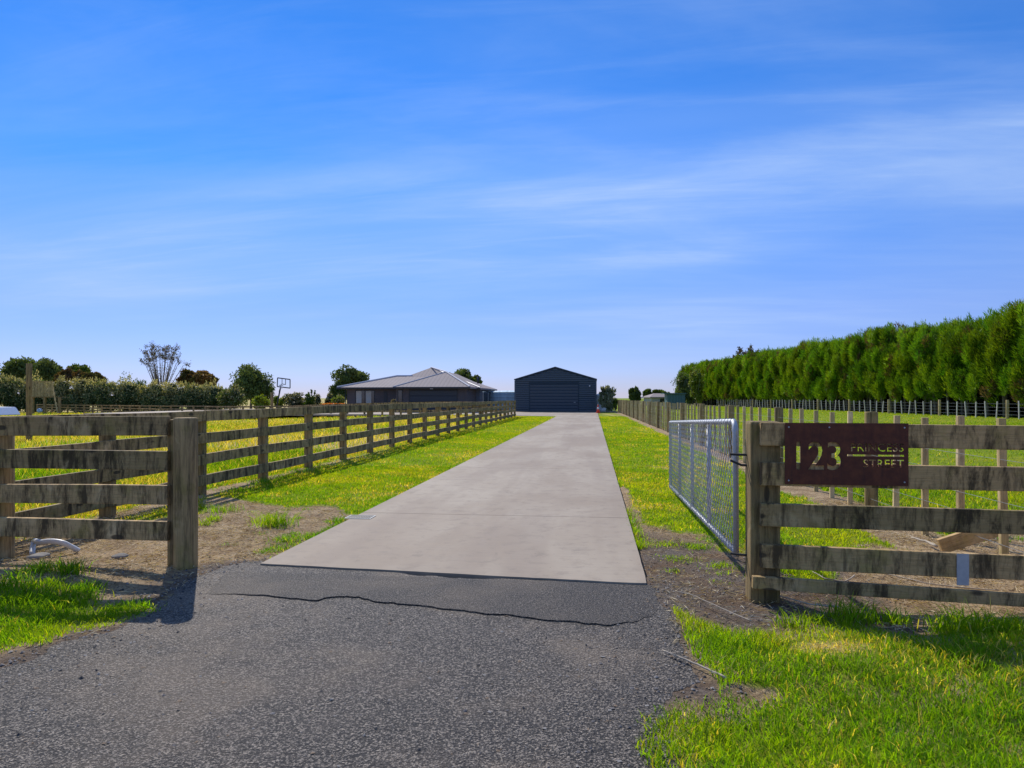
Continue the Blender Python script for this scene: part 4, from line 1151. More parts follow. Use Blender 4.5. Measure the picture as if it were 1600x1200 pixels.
def house():
    U = 66.0; o = R(U, VP(675, U)); t = thing('house', 'low dark brick house with grey hipped metal roof behind the paddock', 'house', (o.x, o.y, 0), -TH)
    ov = VP(675, U)
    X = lambda px, u: VP(px, u)-ov                    # local x for a column seen at depth u; local y = u-U
    # walls
    g0, g1 = X(619, 66), X(729, 66)
    l0, l1 = X(542, 69), X(640, 69)
    r1 = X(771, 81)
    link('wall', box_mesh(l0, l1, 3.0, 11.5, -0.6, 2.36, M_BRICK), t)
    link('wall', box_mesh(g0, g1, 0.0, 9.0, -0.1, 2.37, M_BRICK), t)
    link('wall', box_mesh(g1-0.02, r1, 5.5, 15.5, -0.1, 2.36, M_WEATHER), t)
    # roofs
    zA = 4.86
    eL = (X(527, 68.4), X(690, 68.4), 2.35, 11.6, 2.52)
    hw = (eL[3]-eL[2])/2; zl = 3.80; cy = (eL[2]+eL[3])/2
    roof_solid('roof', t, eL, ((X(595, 68.4)+0.35, cy, zl), (eL[1]-2, cy, zl)), M_ROOF)
    eM = (X(585, 69.2), X(777, 82.2), 3.4, 16.2, 2.46)
    ap = (X(675, 76), 9.6, zA)
    rt = roof_solid('roof', t, eM, (ap, ap), M_ROOF)
    eG = (X(614, 65.4), X(734, 65.4), -0.6, 12.0, 2.50)
    gx = (eG[0]+eG[1])/2; zg = 4.12
    roof_solid('roof', t, eG, ((gx+0.5, 3.9, zg), (gx+0.5, 9.5, zg)), M_ROOF)
    def up(p, d=0.03): return (p[0], p[1], p[2]+d)
    cap(t, up((eL[0], eL[2], eL[4])), up((X(595, 68.4)+0.35, cy, zl))); cap(t, up((X(595, 68.4)+0.35, cy, zl)), up((X(622, 68.4)+0.3, cy, zl)))
    cap(t, up((eG[1], eG[2], eG[4])), up((gx+0.5, 3.9, zg))); cap(t, up((gx+0.5, 3.9, zg)), up(ap)); cap(t, up((eM[1], eM[2], eM[4])), up(ap), 0.07)
    cap(t, up((eG[0], eG[2], eG[4]), 0.02), up((gx+0.5, 3.9, zg), 0.02), 0.05)
    # gutters
    for e in (eL, eG, eM):
        link('gutter', box_mesh(e[0]-0.06, e[1]+0.06, e[2]-0.12, e[2]-0.004, e[4]-0.17, e[4]-0.02, M_DARKTRIM, 0.01), t)
    # garage door
    d0, d1 = X(640.5, 66), X(713.5, 66)
    gd = link('garage_door', ribbed_sheet('garage_door', d0, d1, 0.0, 2.16, 0.54, -0.035, -0.006, mat_plain('dark_sectional_door', (0.030, 0.036, 0.046), 0.5, 0, 0.12, 2), 0.05), t)
    bm = bmesh.new(); bm_box(bm, d0-0.09, d0-0.002, -0.06, -0.004, 0, 2.18); bm_box(bm, d1+0.002, d1+0.09, -0.06, -0.004, 0, 2.18); bm_box(bm, d0-0.09, d1+0.09, -0.062, -0.004, 2.182, 2.28)
    link('door_trim', to_mesh(bm, 'door_trim', M_DARKTRIM), t)
    link('outside_lamp', box_mesh(-0.05, 0.25, -0.62, -0.61, 2.28, 2.36, M_WHITE, 0.003), t)
    # windows
    def window(x0, x1, y, z0, z1, bars=1, curtain=True):
        bm = bmesh.new(); fw = 0.06
        bm_box(bm, x0, x1, y-0.05, y-0.003, z1-fw, z1); bm_box(bm, x0, x1, y-0.05, y-0.003, z0, z0+fw)
        n = bars+1
        for i in range(n+1):
            x = x0+(x1-x0-fw)*i/n; bm_box(bm, x, x+fw, y-0.048, y-0.003, z0+fw+0.002, z1-fw-0.002)
        w = link('window', to_mesh(bm, 'window_frame', M_DARKTRIM), t)
        link('pane', box_mesh(x0+0.02, x1-0.02, y-0.012, y-0.005, z0+0.02, z1-0.02, M_GLASS), w)
        if curtain:
            bm = bmesh.new()
            for i in range(n):
                a = x0+(x1-x0)*i/n; b = x0+(x1-x0)*(i+1)/n
                for k in range(6):
                    q0 = a+(b-a)*(0.12+0.09*k)
                    bm_box(bm, q0, q0+(b-a)*0.075, y-0.022-0.004*(k % 2), y-0.0135, z0+0.08, z1-0.08)
            link('curtain', to_mesh(bm, 'curtain', M_CURT), w)
    window(X(555, 69), X(585.5, 69), 3.0, 0.80, 2.22, 1)
    window(X(617.5, 66)+0.25, X(629, 66), 0.0, 0.75, 2.22, 0, False)
    for y0, y1 in ((6.5, 9.3), (10.2, 14.0)):
        bm = bmesh.new()
        for a, b in ((y0, y0+0.07), ((y0+y1)/2-0.035, (y0+y1)/2+0.035), (y1-0.07, y1)): bm_box(bm, r1+0.003, r1+0.05, a, b, 0.12, 2.12)
        bm_box(bm, r1+0.003, r1+0.052, y0, y1, 0.05, 0.118); bm_box(bm, r1+0.003, r1+0.052, y0, y1, 2.122, 2.19)
        w = link('sliding_door', to_mesh(bm, 'sliding_frame', M_DARKTRIM), t)
        link('pane', box_mesh(r1+0.004, r1+0.014, y0+0.02, y1-0.02, 0.12, 2.12, M_GLASS), w)
        bm = bmesh.new()
        for k in range(5): bm_box(bm, r1+0.016, r1+0.022+0.003*(k % 2), y0+0.2+0.16*k, y0+0.33+0.16*k, 0.2, 2.05)
        link('curtain', to_mesh(bm, 'curtain', M_CURT), w)
    link('front_door', box_mesh(X(600, 69), X(605, 69), 2.95, 2.997, 0, 2.1, M_DARKTRIM, 0.005), t)
    link('side_door', box_mesh(X(732, 71.5), min(X(740, 71.5), r1-0.25), 5.44, 5.497, 0, 2.2, M_DARKTRIM, 0.005), t)
    bm = bmesh.new(); tube(bm, [(r1+0.08, 15.2, 0), (r1+0.08, 15.2, 2.3)], 0.06, 8); link('downpipe', to_mesh(bm, 'downpipe', M_WHITE, True), t)
    bm = bmesh.new(); tube(bm, [(l0-0.1, 2.9, -0.5), (l0-0.1, 2.9, 2.3)], 0.05, 8); link('downpipe', to_mesh(bm, 'downpipe', M_DARKTRIM, True), t)
    bm = bmesh.new(); tube(bm, [(X(742, 72), 8.0, 3.0), (X(742, 72), 8.0, 3.75)], 0.12, 8); link('flue', to_mesh(bm, 'flue', M_DARKTRIM, True), t)
house()

# ------------------------------------------------------------------ tanks, huts, hoop, cone and other small far things
def lathe(name, prof, mat, n=28, parent=None, loc=(0, 0, 0), smooth=True):
    bm = bmesh.new(); rings = []
    for r, z in prof: rings.append([bm.verts.new((r*math.cos(2*math.pi*k/n), r*math.sin(2*math.pi*k/n), z)) for k in range(n)])
    for a, b in zip(rings, rings[1:]):
        for k in range(n): bm.faces.new((a[k], a[(k+1) % n], b[(k+1) % n], b[k]))
    bm.faces.new(rings[0]); bm.faces.new(rings[-1])
    me_ = to_mesh(bm, name, mat)
    for p in me_.polygons: p.use_smooth = smooth and abs(p.normal.z) < 0.9
    return link(name, me_, parent, loc)
def tank(label, px, Y, rad, h, mat):
    X = (px-800)/F*Y; t = thing('water_tank', label, 'tank', (X, Y, 0))
    prof = [(rad, -0.1)]
    for k in range(6):
        z = h*(k+0.5)/6; prof += [(rad, z-0.05), (rad+0.03, z), (rad, z+0.05)]
    prof += [(rad, h), ]
    lathe('wall', prof, mat, 32, t); lathe('lid', [(rad+0.05, h+0.002), (rad+0.05, h+0.06), (rad*0.5, h+0.22), (0.25, h+0.28)], mat, 32, t)
tank('pale blue water tank between the house and the navy shed', 794, 80, 2.6, 2.02, M_TANK)
tank('off-white water tank beside the right wall of the navy shed', 942, 74.5, 1.05, 1.65, mat_plain('offwhite_tank', (0.85, 0.85, 0.82), 0.6))
def hut():
    c = at(1056, 622, 85); t = thing('hut', 'small teal metal hut with flat overhanging roof beyond the batten fence', 'hut', (c.x, c.y, 0), -0.05)
    link('wall', box_mesh(-1.05, 1.15, 0, 2.0, -0.1, 1.92, M_TEAL), t); link('roof', box_mesh(-1.5, 1.25, -0.2, 2.2, 1.925, 2.03, M_TEAL, 0.01), t)
    link('door', box_mesh(-0.3, 0.5, -0.03, -0.003, 0, 1.75, M_TEAL, 0.004), t)
    c = at(1036, 622, 128); t = thing('cottage', 'distant pale building with a low grey roof behind the teal hut', 'house', (c.x, c.y, 0), 0.1)
    link('wall', box_mesh(-2.2, 2.6, 0, 5, -0.1, 1.5, M_WALLPALE), t); roof_solid('roof', t, (-2.6, 3.0, -0.4, 5.4, 1.62), ((-1.0, 2.5, 2.3), (1.6, 2.5, 2.3)), M_ROOF)
    link('window', box_mesh(-0.6, 0.6, -0.04, -0.004, 0.5, 1.3, M_GLASS), t)
hut()
def playfort():
    Y = 86; c = at(72, 622, Y); gz = float(ground_z(c.x, Y)); t = thing('play_platform', 'raised timber play platform with board railing and sloping side in front of the hedge', 'play platform', (c.x, Y, gz))
    s = Y/F
    x0, x1, zf, zt = -22*s, 12*s, H-(620-HOR)*s-gz, H-(597-HOR)*s-gz
    for x in (x0+0.1, -2*s, x1+9*s): link('leg', box_mesh(x-0.13, x+0.13, -0.13, 0.13, -0.2, zf-0.09, MZ, 0.01), t)
    link('deck', box_mesh(x0, x1+10*s, -0.15, 1.6, zf-0.085, zf, MX), t)
    bm = bmesh.new(); n = 16
    for i in range(n):
        x = x0+(x1-x0)*i/(n-1); bm_box(bm, x-0.055, x+0.055, -0.20, -0.17, zf+0.02, zt)
    link('railing', to_mesh(bm, 'railing', MZP), t)
    link('top_rail', box_mesh(x0-0.05, x1+0.1, -0.22, -0.14, zt+0.002, zt+0.10, MXP), t)
    bm = bmesh.new()
    a, b = Vector((x1, -0.19, zt)), Vector((x1+9*s, -0.19, -0.1))
    for i in range(7):
        q = a.lerp(b, i/6.5); bm_box(bm, q.x-0.05, q.x+0.06, -0.21, -0.16, max(-0.1, q.z-1.1), q.z)
    link('ladder', to_mesh(bm, 'ladder', MZP), t)
playfort()
tp = at(45.5, 645, 26); tp.z = float(ground_z(tp.x, tp.y))
o = link('timber_post', post_mesh(0.20, 0.20, H+54*26/F-tp.z, MZ, True, seed=71), None, tp); prop(o, 'tall thick timber post standing alone at left in front of the hedge', 'post')
sp_ = at(425, 622, 84); gz_ = float(ground_z(sp_.x, 84))
o = link('timber_post', post_mesh(0.36, 0.32, H+9*84/F-gz_, MZ, True, seed=72), None, (sp_.x, 84, gz_)); prop(o, 'short stout timber post next to the basketball hoop', 'post')
def ball():
    c = at(62, 640, 84); gz = float(ground_z(c.x, 84)); bm = bmesh.new(); bmesh.ops.create_uvsphere(bm, u_segments=20, v_segments=12, radius=0.3)
    for v in bm.verts: v.co.z *= 0.94
    m, nt, b, _ = newmat('ball_panels'); g = G(nt); g.put(b.inputs['Base Color'], g.mix(g.ramp(g.voro(g.coord(), 3.5), 0.25, 0.3), (0.05, 0.09, 0.16), (0.55, 0.65, 0.72)))
    o = link('ball', to_mesh(bm, 'ball', m, True), None, (c.x, 84, gz+0.45)); prop(o, 'pale blue ball in the grass near the foot of the play platform', 'ball')
ball()
def hoop():
    Y = 82; s = Y/F; c = at(430, 632, Y); gz = float(ground_z(c.x, Y)); t = thing('basketball_hoop', 'basketball hoop with clear framed backboard on a leaning black pole', 'basketball hoop', (c.x, Y, gz))
    f = lambda px, py, dy=0: ((px-430)*s, dy, H-(py-HOR)*s-gz)
    bm = bmesh.new(); tube(bm, [(0, 0, 0), f(438.5, 604)], 0.09, 8); tube(bm, [f(436, 612), f(441, 600, -0.3)], 0.05, 6); link('pole', to_mesh(bm, 'hoop_pole', M_DARKTRIM, True), t)
    cs = [f(435, 590.5, -0.3), f(454.5, 593, -0.3), f(454.5, 606.5, -0.3), f(434.5, 604, -0.3)]
    bm = bmesh.new()
    for i in range(4): tube(bm, [cs[i], cs[(i+1) % 4]], 0.065, 6)
    tube(bm, [f(442, 591.5, -.3), f(442, 600, -.3)], 0.04, 6); tube(bm, [f(447.5, 592, -.3), f(447.5, 601, -.3)], 0.04, 6); tube(bm, [f(442, 600, -.3), f(447.5, 601, -.3)], 0.04, 6)
    link('backboard_frame', to_mesh(bm, 'backboard_frame', M_DARKTRIM), t)
    gm, nt, b, _ = newmat('clear_acrylic'); b.inputs['Base Color'].default_value = (0.9, 0.95, 1, 1); b.inputs['Transmission Weight'].default_value = 1.0; b.inputs['Roughness'].default_value = 0.02; b.inputs['IOR'].default_value = 1.02
    bm = bmesh.new(); bm.faces.new([bm.verts.new(p) for p in cs]); ex = bmesh.ops.extrude_face_region(bm, geom=bm.faces[:]); bmesh.ops.translate(bm, vec=(0, 0.02, 0), verts=[v for v in ex['geom'] if isinstance(v, bmesh.types.BMVert)])
    link('backboard', to_mesh(bm, 'backboard', gm), t)
    bm = bmesh.new(); cc = Vector(f(441.5, 602, -0.55)); tube(bm, [cc+Vector((0.23*math.cos(k/16*6.283), 0.23*math.sin(k/16*6.283), 0)) for k in range(17)], 0.025, 6); link('rim', to_mesh(bm, 'rim', M_DARKTRIM), t)
    bm = bmesh.new()
    for k in range(10):
        a = k/10*6.283; tube(bm, [cc+Vector((0.23*math.cos(a), 0.23*math.sin(a), 0)), cc+Vector((0.13*math.cos(a+.5), 0.13*math.sin(a+.5), -0.42))], 0.012, 4)
    link('net', to_mesh(bm, 'net', M_WHITE), t)
    link('base', box_mesh(-0.5, 0.5, -0.3, 0.3, 0, 0.2, M_DARKTRIM, 0.05), t)
hoop()
def cone():
    c = P(934.5, 645.3, 0.0); t = thing('traffic_cone', 'orange traffic cone with white band by the right corner of the shed', 'cone', (c.x, c.y, 0.0))
    link('base', box_mesh(-0.22, 0.22, -0.22, 0.22, 0, 0.05, M_ORANGE, 0.015), t)
    lathe('body', [(0.16, 0.052), (0.118, 0.30), (0.062, 0.62), (0.03, 0.80)], M_ORANGE, 20, t); lathe('band', [(0.113, 0.36), (0.083, 0.53)], M_WHITE, 20, t)
cone()

# ------------------------------------------------------------------ near clutter
def hose():
    pts = [P(50, 862), P(53, 851)+Vector((0, 0, .03)), P(62, 860)+Vector((0, 0, .075)), P(80, 862)+Vector((0, 0, .095)), P(98, 862)+Vector((0, 0, .08)), P(112, 860)+Vector((0, 0, .03)), P(124, 858)]
    pts[0].z = -0.03; pts[-1].z = -0.02; c = pts[0].copy(); sm_p = []
    for i in range(len(pts)-1):
        p0 = pts[max(i-1, 0)]; p1 = pts[i]; p2 = pts[i+1]; p3 = pts[min(i+2, len(pts)-1)]
        for k in range(5):
            q = k/5; sm_p.append(0.5*((2*p1)+(p2-p0)*q+(2*p0-5*p1+4*p2-p3)*q*q+(3*p1-p0-3*p2+p3)*q**3)-c)
    bm = bmesh.new(); tube(bm, sm_p, 0.024, 10); o = link('pipe', to_mesh(bm, 'pipe', M_PVC, True), None, c); prop(o, 'grey-white plastic pipe arching out of the soil under the left fence', 'pipe')
hose()
def rock(label, px, py, r, sq, seed):
    c = P(px, py); bm = bmesh.new(); bmesh.ops.create_icosphere(bm, subdivisions=3, radius=r); q = random.Random(seed)
    ph = [q.uniform(0, 6) for _ in range(4)]
    for v in bm.verts:
        n = v.co.normalized(); k = 1+0.14*math.sin(n.x*3+ph[0])+0.12*math.sin(n.y*4+ph[1])+0.07*math.sin(n.z*7+ph[2]); v.co = n*r*k; v.co.z *= sq; v.co.y *= 0.75
    o = link('stone', to_mesh(bm, 'stone', M_STONE, True), None, (c.x, c.y, float(ground_z(c.x, c.y))+r*sq*0.35), (0, 0, q.uniform(-.3, .3))); prop(o, label, 'stone')
rock('flat oval stone on the soil beside the white pipe', 58, 870, 0.10, 0.38, 1)
rock('dark lumpy stone lying on dry soil under the left rails', 186, 868, 0.065, 0.5, 2)
rock('small dark stone on bare soil between the left gate post and drive', 434, 866, 0.03, 0.5, 3)
def stick(label, pts, r, seed, twigs=4, z=0.015):
    q = random.Random(seed); p = [P(*a)+Vector((0, 0, z)) for a in pts]; c = p[0].copy(); bm = bmesh.new(); L_ = []
    for i in range(len(p)-1):
        for k in range(4): L_.append(p[i].lerp(p[i+1], k/4)-c+Vector((q.uniform(-1, 1), q.uniform(-1, 1), 0))*r*0.8)
    L_.append(p[-1]-c); tube(bm, L_, [r*(0.55+0.45*i/len(L_)) for i in range(len(L_))], 7)
    for k in range(twigs):
        b = L_[q.randrange(1, len(L_)-1)]; tube(bm, [b, b+Vector((q.uniform(-.1, .1), q.uniform(-.08, .06), q.uniform(0.0, .03)))], [r*0.45, r*0.2], 5)
    o = link('stick', to_mesh(bm, 'stick', M_STICK, True), None, c); prop(o, label, 'stick')
stick('bleached stick on the seal, half in the right grass edge', [(1036, 1020), (1062, 1031), (1090, 1043), (1112, 1053), (1134, 1064)], 0.0062, 3)
stick('thin dry stalk lying on bare soil left of the sign post', [(1055, 926), (1085, 934), (1115, 948), (1150, 964), (1175, 974)], 0.0035, 4, 9)
stick('pale stick slanting on the ground behind the lower right rails', [(1424, 842), (1445, 848), (1464, 856)], 0.014, 5, 1)
stick('long pale dead branch lying under the right fence near the metal strap', [(1350, 893), (1400, 903), (1450, 915), (1500, 921), (1560, 926)], 0.006, 6, 6)
stick('curved dead branch under the sign fence near the gate post', [(1270, 896), (1290, 907), (1320, 912), (1335, 902)], 0.006, 7, 4)
stick('thin dead branch in the shade just right of the gate post', [(1205, 930), (1245, 942), (1270, 948), (1310, 952)], 0.006, 8, 5)

# loose chips on the seal and soil
def chips():
    q = np.random.default_rng(12); n = 42000
    x = q.uniform(-4.4, 3.2, n); y = q.uniform(2.3, 6.3, n); u, v = uv_of(x, y)
    d = polydist(x, y, road_poly); on = (d > 0) & (seal_depth(u, v) < 0); dirt, dry, gv_, hg_, gr, gl = zones(x, y)
    near_edge = np.exp(-np.abs(d)/0.25)
    keep = (((on & (q.random(n) < 0.05+0.45*near_edge)) | ((d <= 0) & (dirt > 0.6) & (v > -6) & (q.random(n) < 0.12+0.9*near_edge)))) & (seal_depth(u, v) < -0.02)
    x, y, d = x[keep], y[keep], d[keep]; n = len(x); s = 0.0032+0.0070*q.random(n)**3
    z = np.where(d > 0, -0.007, surf_z(x, y)+0.003)
    oct_ = np.array([(1, 0, 0), (0, 1, 0), (-1, 0, 0), (0, -1, 0), (0, 0, 1)], float); tri = np.array([(0, 1, 4), (1, 2, 4), (2, 3, 4), (3, 0, 4)])
    sc = s[:, None, None]*np.stack([1+0.5*q.random(n), 1+0.5*q.random(n), 0.6+0.5*q.random(n)], 1)[:, None, :]
    a = q.random(n)*6.28; v_ = oct_[None]*sc+q.normal(0, 0.22, (n, 5, 3))*s[:, None, None]
    ca, sa = np.cos(a)[:, None], np.sin(a)[:, None]
    V = np.stack([v_[..., 0]*ca-v_[..., 1]*sa+x[:, None], v_[..., 0]*sa+v_[..., 1]*ca+y[:, None], v_[..., 2]+z[:, None]], 2).reshape(-1, 3)
    Ls = (tri.ravel()[None]+5*np.arange(n)[:, None]).ravel(); c = np.array([[0.05, 0.05, 0.055], [0.15, 0.14, 0.14], [0.27, 0.25, 0.23], [0.22, 0.16, 0.11]])[q.integers(0, 4, n)]
    m = mat_leaf('loose_chip', 0.0, 0.8)
    o = link('gravel', np_mesh('gravel', V, Ls, np.arange(4*n)*3, np.full(4*n, 3), m, np.repeat(c, 5, axis=0))); prop(o, 'loose stone chips scattered on the seal and bare soil', 'gravel', None, 'stuff')
chips()

# dry straw on bare soil
def straw():
    q = np.random.default_rng(15); n = 170000
    x = q.uniform(-6.0, 6.0, n); y = q.uniform(3.8, 9.5, n); u, v = uv_of(x, y); dirt, dry, gv_, hg_, gr, gl = zones(x, y); d = polydist(x, y, road_poly)
    keep = (dirt > 0.45) & (d < 0.03) & (seal_depth(u, v) < -0.03) & (q.random(n) < np.where(gv_ > 0.4, 0.40, 0.85)*np.clip(0.3+1.4*(fbm(x*2.2, y*2.2, 77)-0.3), 0, 1))
    x, y = x[keep], y[keep]; n = len(x); a = q.random(n)*6.28; ln = 0.03+0.09*q.random(n)**2
    cen = np.stack([x, y, surf_z(x, y)+0.006+0.020*q.random(n)], 1); dd = np.stack([np.cos(a), np.sin(a), q.normal(0, 0.25, n)], 1)
    c = np.array([[0.62, 0.48, 0.27], [0.42, 0.30, 0.15], [0.16, 0.10, 0.055], [0.74, 0.62, 0.40]])[q.integers(0, 4, n)]
    v_, cc = leaves_arrays(cen, dd, ln, 0.0045, c, q)
    o = link('straw', leaf_mesh('straw', v_, cc, mat_leaf('dry_straw', 0.2, 0.7))); prop(o, 'dry straw and grass clippings strewn over bare soil by the fences', 'straw', None, 'stuff')
straw()

# ------------------------------------------------------------------ grass
def blades(name, x, y, hgt, wid, col, lean, label, seed, zoff=-0.01):
    q = np.random.default_rng(seed); n = len(x); a = q.random(n)*6.283; b = q.random(n)*6.283
    z = surf_z(x, y)+zoff; ln = hgt*lean*(0.3+1.0*q.random(n))
    sx, sy = np.cos(a)*wid/2, np.sin(a)*wid/2; dx, dy = np.cos(b)*ln, np.sin(b)*ln
    v = np.empty((n, 5, 3), np.float32)
    v[:, 0] = np.stack([x-sx, y-sy, z], 1); v[:, 1] = np.stack([x+sx, y+sy, z], 1)
    v[:, 2] = np.stack([x+sx*0.8+dx*0.35, y+sy*0.8+dy*0.35, z+hgt*0.6], 1); v[:, 3] = np.stack([x-sx*0.8+dx*0.35, y-sy*0.8+dy*0.35, z+hgt*0.6], 1)
    v[:, 4] = np.stack([x+dx, y+dy, z+hgt*(1-0.25*lean*q.random(n))], 1)
    base = 5*np.arange(n)[:, None]
    loops = (base+np.array([0, 1, 2, 3, 3, 2, 4])[None]).ravel(); st = (7*np.arange(n)[:, None]+np.array([0, 4])[None]).ravel(); tt = np.tile([4, 3], n)
    cc = np.repeat(col, 5, axis=0)
    o = link(name, np_mesh(name, v.reshape(-1, 3), loops, st, tt, M_GRASS, cc)); prop(o, label, 'grass', None, 'stuff'); return o
def sward_col(q, x, y, dry, n):
    g1 = fbm(x*0.9, y*0.9, 55); g2 = fbm(x*6, y*6, 56); yel = np.clip(sm(0.38, 0.75, g1)*0.62+q.normal(0, 0.18, n), 0, 1)[:, None]
    c = np.array([[0.14, 0.275, 0.010]])*(1-yel)+np.array([[0.36, 0.41, 0.012]])*yel
    c = c*(0.72+0.6*g2[:, None]+q.normal(0, 0.08, (n, 1)))
    k = (q.random(n) < np.clip(dry*0.95+0.02+0.10*sm(0.55, 0.7, g2), 0, 0.97))[:, None]
    dc = np.array([[0.56, 0.42, 0.12], [0.46, 0.36, 0.06], [0.66, 0.52, 0.22], [0.42, 0.38, 0.05]])[q.integers(0, 4, n)]*(0.75+0.5*q.random((n, 1)))
    return np.clip(np.where(k, dc, c), 0.004, 0.8)
def seeded(seed, n, x0, x1, y0, y1):
    q = np.random.default_rng(seed); return q, q.uniform(x0, x1, n), q.uniform(y0, y1, n)
# verge sward in the foreground, both sides
def fore():
    q, x, y = seeded(31, 330000, -6.2, 5.4, 1.9, 6.6)
    g = np.maximum(polydist(x, y, GR), polydist(x, y, GL)); m = g > -0.22; x, y, g = x[m], y[m], g[m]
    dirt, dry, gv_, hg_, gr, gl = zones(x, y); n2 = fbm(x*7, y*7, 61); n3 = fbm(x*1.6, y*1.6, 62)
    pr = sm(-0.16, 0.10, g+(n2-0.5)*0.30)*np.clip(1.15-dirt*1.3, 0, 1)*np.where(dry > 0.4, 0.7, 1.0)
    m = q.random(len(x)) < pr; x, y, g, dry, n2, n3 = x[m], y[m], g[m], dry[m], n2[m], n3[m]; n = len(x)
    h = (0.022+0.050*n2*sm(-0.05, 0.35, g)+0.024*n3)*(0.55+0.9*q.random(n))*np.where(dry > 0.35, 0.6, 1)
    rim = sm(0.30, 0.0, np.abs(g-0.08)); h = h*(1+0.45*rim*(n3 > 0.5))
    blades('verge_grass', x, y, h, 0.0038+0.003*q.random(n), sward_col(q, x, y, dry*0.9, n), 0.75, 'lush short grass of the road verge in the foreground', 32)
fore()
# tufts: long clumps at the fence feet
def tufts():
    q = np.random.default_rng(41); X = []; Y = []; Hh = []
    spots = [(1330, 966, .16, .18, 220), (1395, 972, .12, .13, 130), (1500, 1000, .17, .19, 260), (1560, 1008, .15, .15, 190), (1610, 1006, .15, .13, 140), (1270, 968, .10, .11, 100), (1235, 975, .1, .13, 90),
             (60, 905, .16, .11, 220), (110, 905, .12, .16, 160), (20, 920, .18, .12, 220), (140, 920, .10, .10, 110), (195, 945, .14, .08, 160), (120, 930, .16, .10, 180), (225, 950, .10, .07, 80),
             (425, 817, .20, .20, 330), (455, 840, .20, .09, 300), (440, 852, .18, .07, 200), (490, 832, .16, .07, 160), (415, 858, .10, .06, 90), (530, 812, .12, .10, 120), (335, 808, .10, .12, 90), (320, 815, .08, .12, 60),
             (1060, 868, .18, .04, 260), (1040, 845, .2, .05, 260), (1090, 850, .16, .06, 240), (1110, 840, .15, .07, 200), (1230, 885, .2, .08, 240), (1270, 890, .2, .07, 160), (1130, 905, .10, .03, 60),
             (345, 795, .25, .14, 160), (375, 765, .3, .12, 200), (440, 745, .3, .12, 220), (500, 727, .4, .12, 240), (410, 752, .25, .13, 200), (470, 735, .25, .12, 160)]
    for k in range(46):
        if k % 2: spots.append((q.uniform(318, 545), q.uniform(770, 850), .09, .05, int(q.uniform(15, 70))))
        else: spots.append((q.uniform(1010, 1640), q.uniform(800, 905), .10, .06, int(q.uniform(15, 70))))
    for px, py, r, h, n in spots:
        c = P(px, py); X.append(c.x+q.normal(0, r*0.5, n)); Y.append(c.y+q.normal(0, r*0.42, n)); Hh.append(h*(0.35+0.75*q.random(n)))
    for v0, sg, n in ((-2.80, -1, 5200), (0.416, 1, 3800)):          # fringe creeping over the drive edges
        u = 6.6+q.random(n)**1.4*26; v = v0+sg*np.abs(q.normal(0, 0.05, n)); k = fbm(u*1.3, v*0+sg*5, 88) > 0.42; u, v = u[k], v[k]
        X.append(u*SN+v*CS); Y.append(u*CS-v*SN); Hh.append(0.035+0.05*q.random(len(u)))
    x, y, h = map(np.concatenate, (X, Y, Hh)); n = len(x); u, v = uv_of(x, y); m = (seal_depth(u, v) < -0.004); x, y, h = x[m], y[m], h[m]; n = len(x)
    blades('tussock_grass', x, y, h, 0.005+0.003*q.random(n), sward_col(q, x, y, np.full(n, 0.06), n)*np.array([[0.8, 0.95, 0.9]]), 0.85, 'long grass tufts growing at the feet of the entrance fences', 42)
tufts()
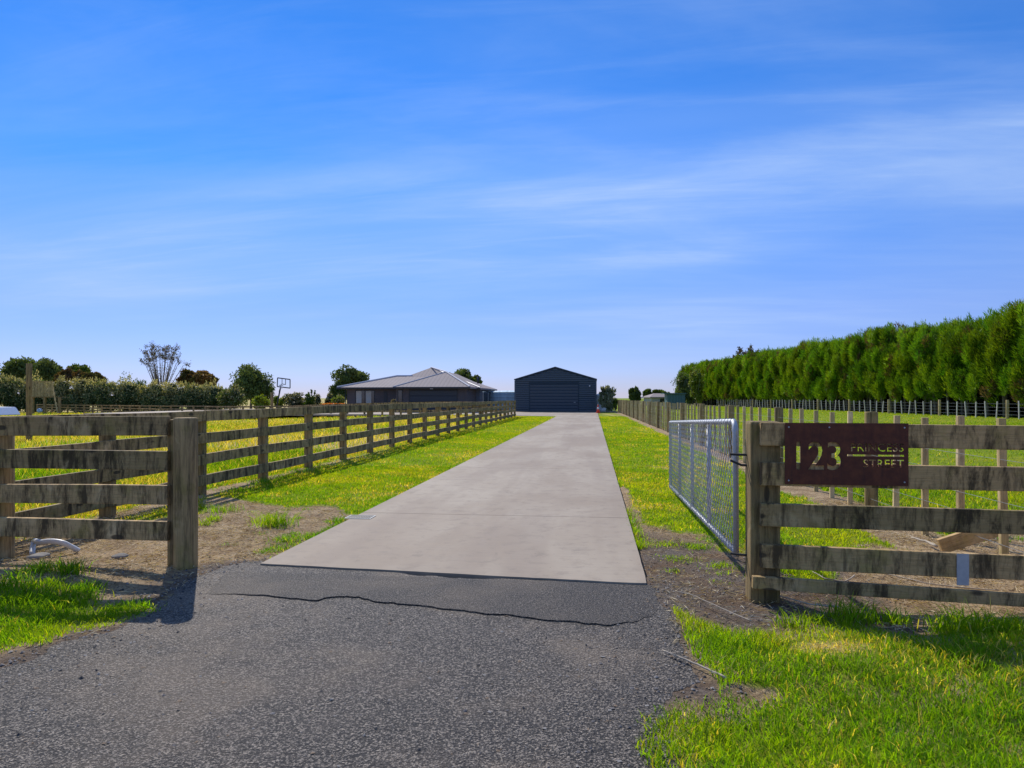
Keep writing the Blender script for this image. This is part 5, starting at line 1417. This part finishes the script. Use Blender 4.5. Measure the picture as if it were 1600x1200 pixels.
# mown lawns along the drive
def lawns():
    q = np.random.default_rng(51); XS = []; YS = []
    for n, u0, u1 in ((190000, 5.5, 14), (120000, 14, 28), (70000, 28, 53)):
        u = q.uniform(u0, u1, n); v = q.uniform(-6.4, 3.6, n); k = (v < -2.80) | (v > 0.42); p = R(0, 0); XS.append((u*SN+v*CS)[k]); YS.append((u*CS-v*SN)[k])
    x, y = np.concatenate(XS), np.concatenate(YS); dirt, dry, gv_, hg_, gr, gl = zones(x, y); u, v = uv_of(x, y)
    m = (q.random(len(x)) < np.clip(1.1-dirt*1.45, 0, 1)) & (gr < -0.1) & (gl < -0.1) & (y > 5.2); x, y, dry, u = x[m], y[m], dry[m], u[m]; n = len(x)
    h = (0.022+0.035*fbm(x*3, y*3, 63))*(0.6+0.8*q.random(n))*(1+u*0.012)
    blades('lawn_grass', x, y, h, (0.0045+0.003*q.random(n))*(1+u*0.05), sward_col(q, x, y, dry*0.55, n)*np.array([[1.15, 1.04, 0.9]]), 0.8, 'mown yellow-green lawn strips either side of the drive', 52)
lawns()
# rough pasture on the left, short pasture on the right
def pasture():
    q = np.random.default_rng(61); XS = []; YS = []
    for n, y0, y1, x0, x1 in ((90000, 6.5, 18, -17, -3.5), (90000, 18, 45, -40, 2), (60000, 45, 90, -72, 2)):
        XS.append(q.uniform(x0, x1, n)); YS.append(q.uniform(y0, y1, n))
    x, y = np.concatenate(XS), np.concatenate(YS); u, v = uv_of(x, y); m = (v < -5.9) & (x > -0.85*y-2) & ~((u > 56.4) & (v > -46)); x, y = x[m], y[m]
    dirt, dry, gv_, hg_, gr, gl = zones(x, y); m = q.random(len(x)) < np.clip(1.1-dirt*1.2, 0, 1); x, y, dry, hg_ = x[m], y[m], dry[m], hg_[m]; n = len(x)
    h = hg_*(0.45+0.8*q.random(n)); blades('pasture_grass', x, y, h, (0.006+0.004*q.random(n))*(1+y*0.07), sward_col(q, x, y, dry*0.85, n), 0.7, 'rough half-dry pasture grass of the left paddock', 62)
    XS = []; YS = []
    for n, y0, y1, x0, x1 in ((60000, 5.2, 14, 3.5, 12), (70000, 14, 40, 4.5, 34), (50000, 40, 110, 8, 37)):
        XS.append(q.uniform(x0, x1, n)); YS.append(q.uniform(y0, y1, n))
    x, y = np.concatenate(XS), np.concatenate(YS); u, v = uv_of(x, y); m = (v > 3.55) & (x < 0.85*y+2); x, y = x[m], y[m]
    dirt, dry, gv_, hg_, gr, gl = zones(x, y); m = q.random(len(x)) < np.clip(1.1-dirt*1.4, 0, 1); x, y, dry = x[m], y[m], dry[m]; n = len(x)
    h = (0.04+0.04*fbm(x, y, 71))*(0.6+0.8*q.random(n)); blades('pasture_grass', x, y, h, (0.006+0.003*q.random(n))*(1+y*0.06), sward_col(q, x, y, dry*0.7, n)*np.array([[1.1, 1.02, 0.9]]), 0.7, 'short bright pasture grass of the right paddock', 72)
pasture()
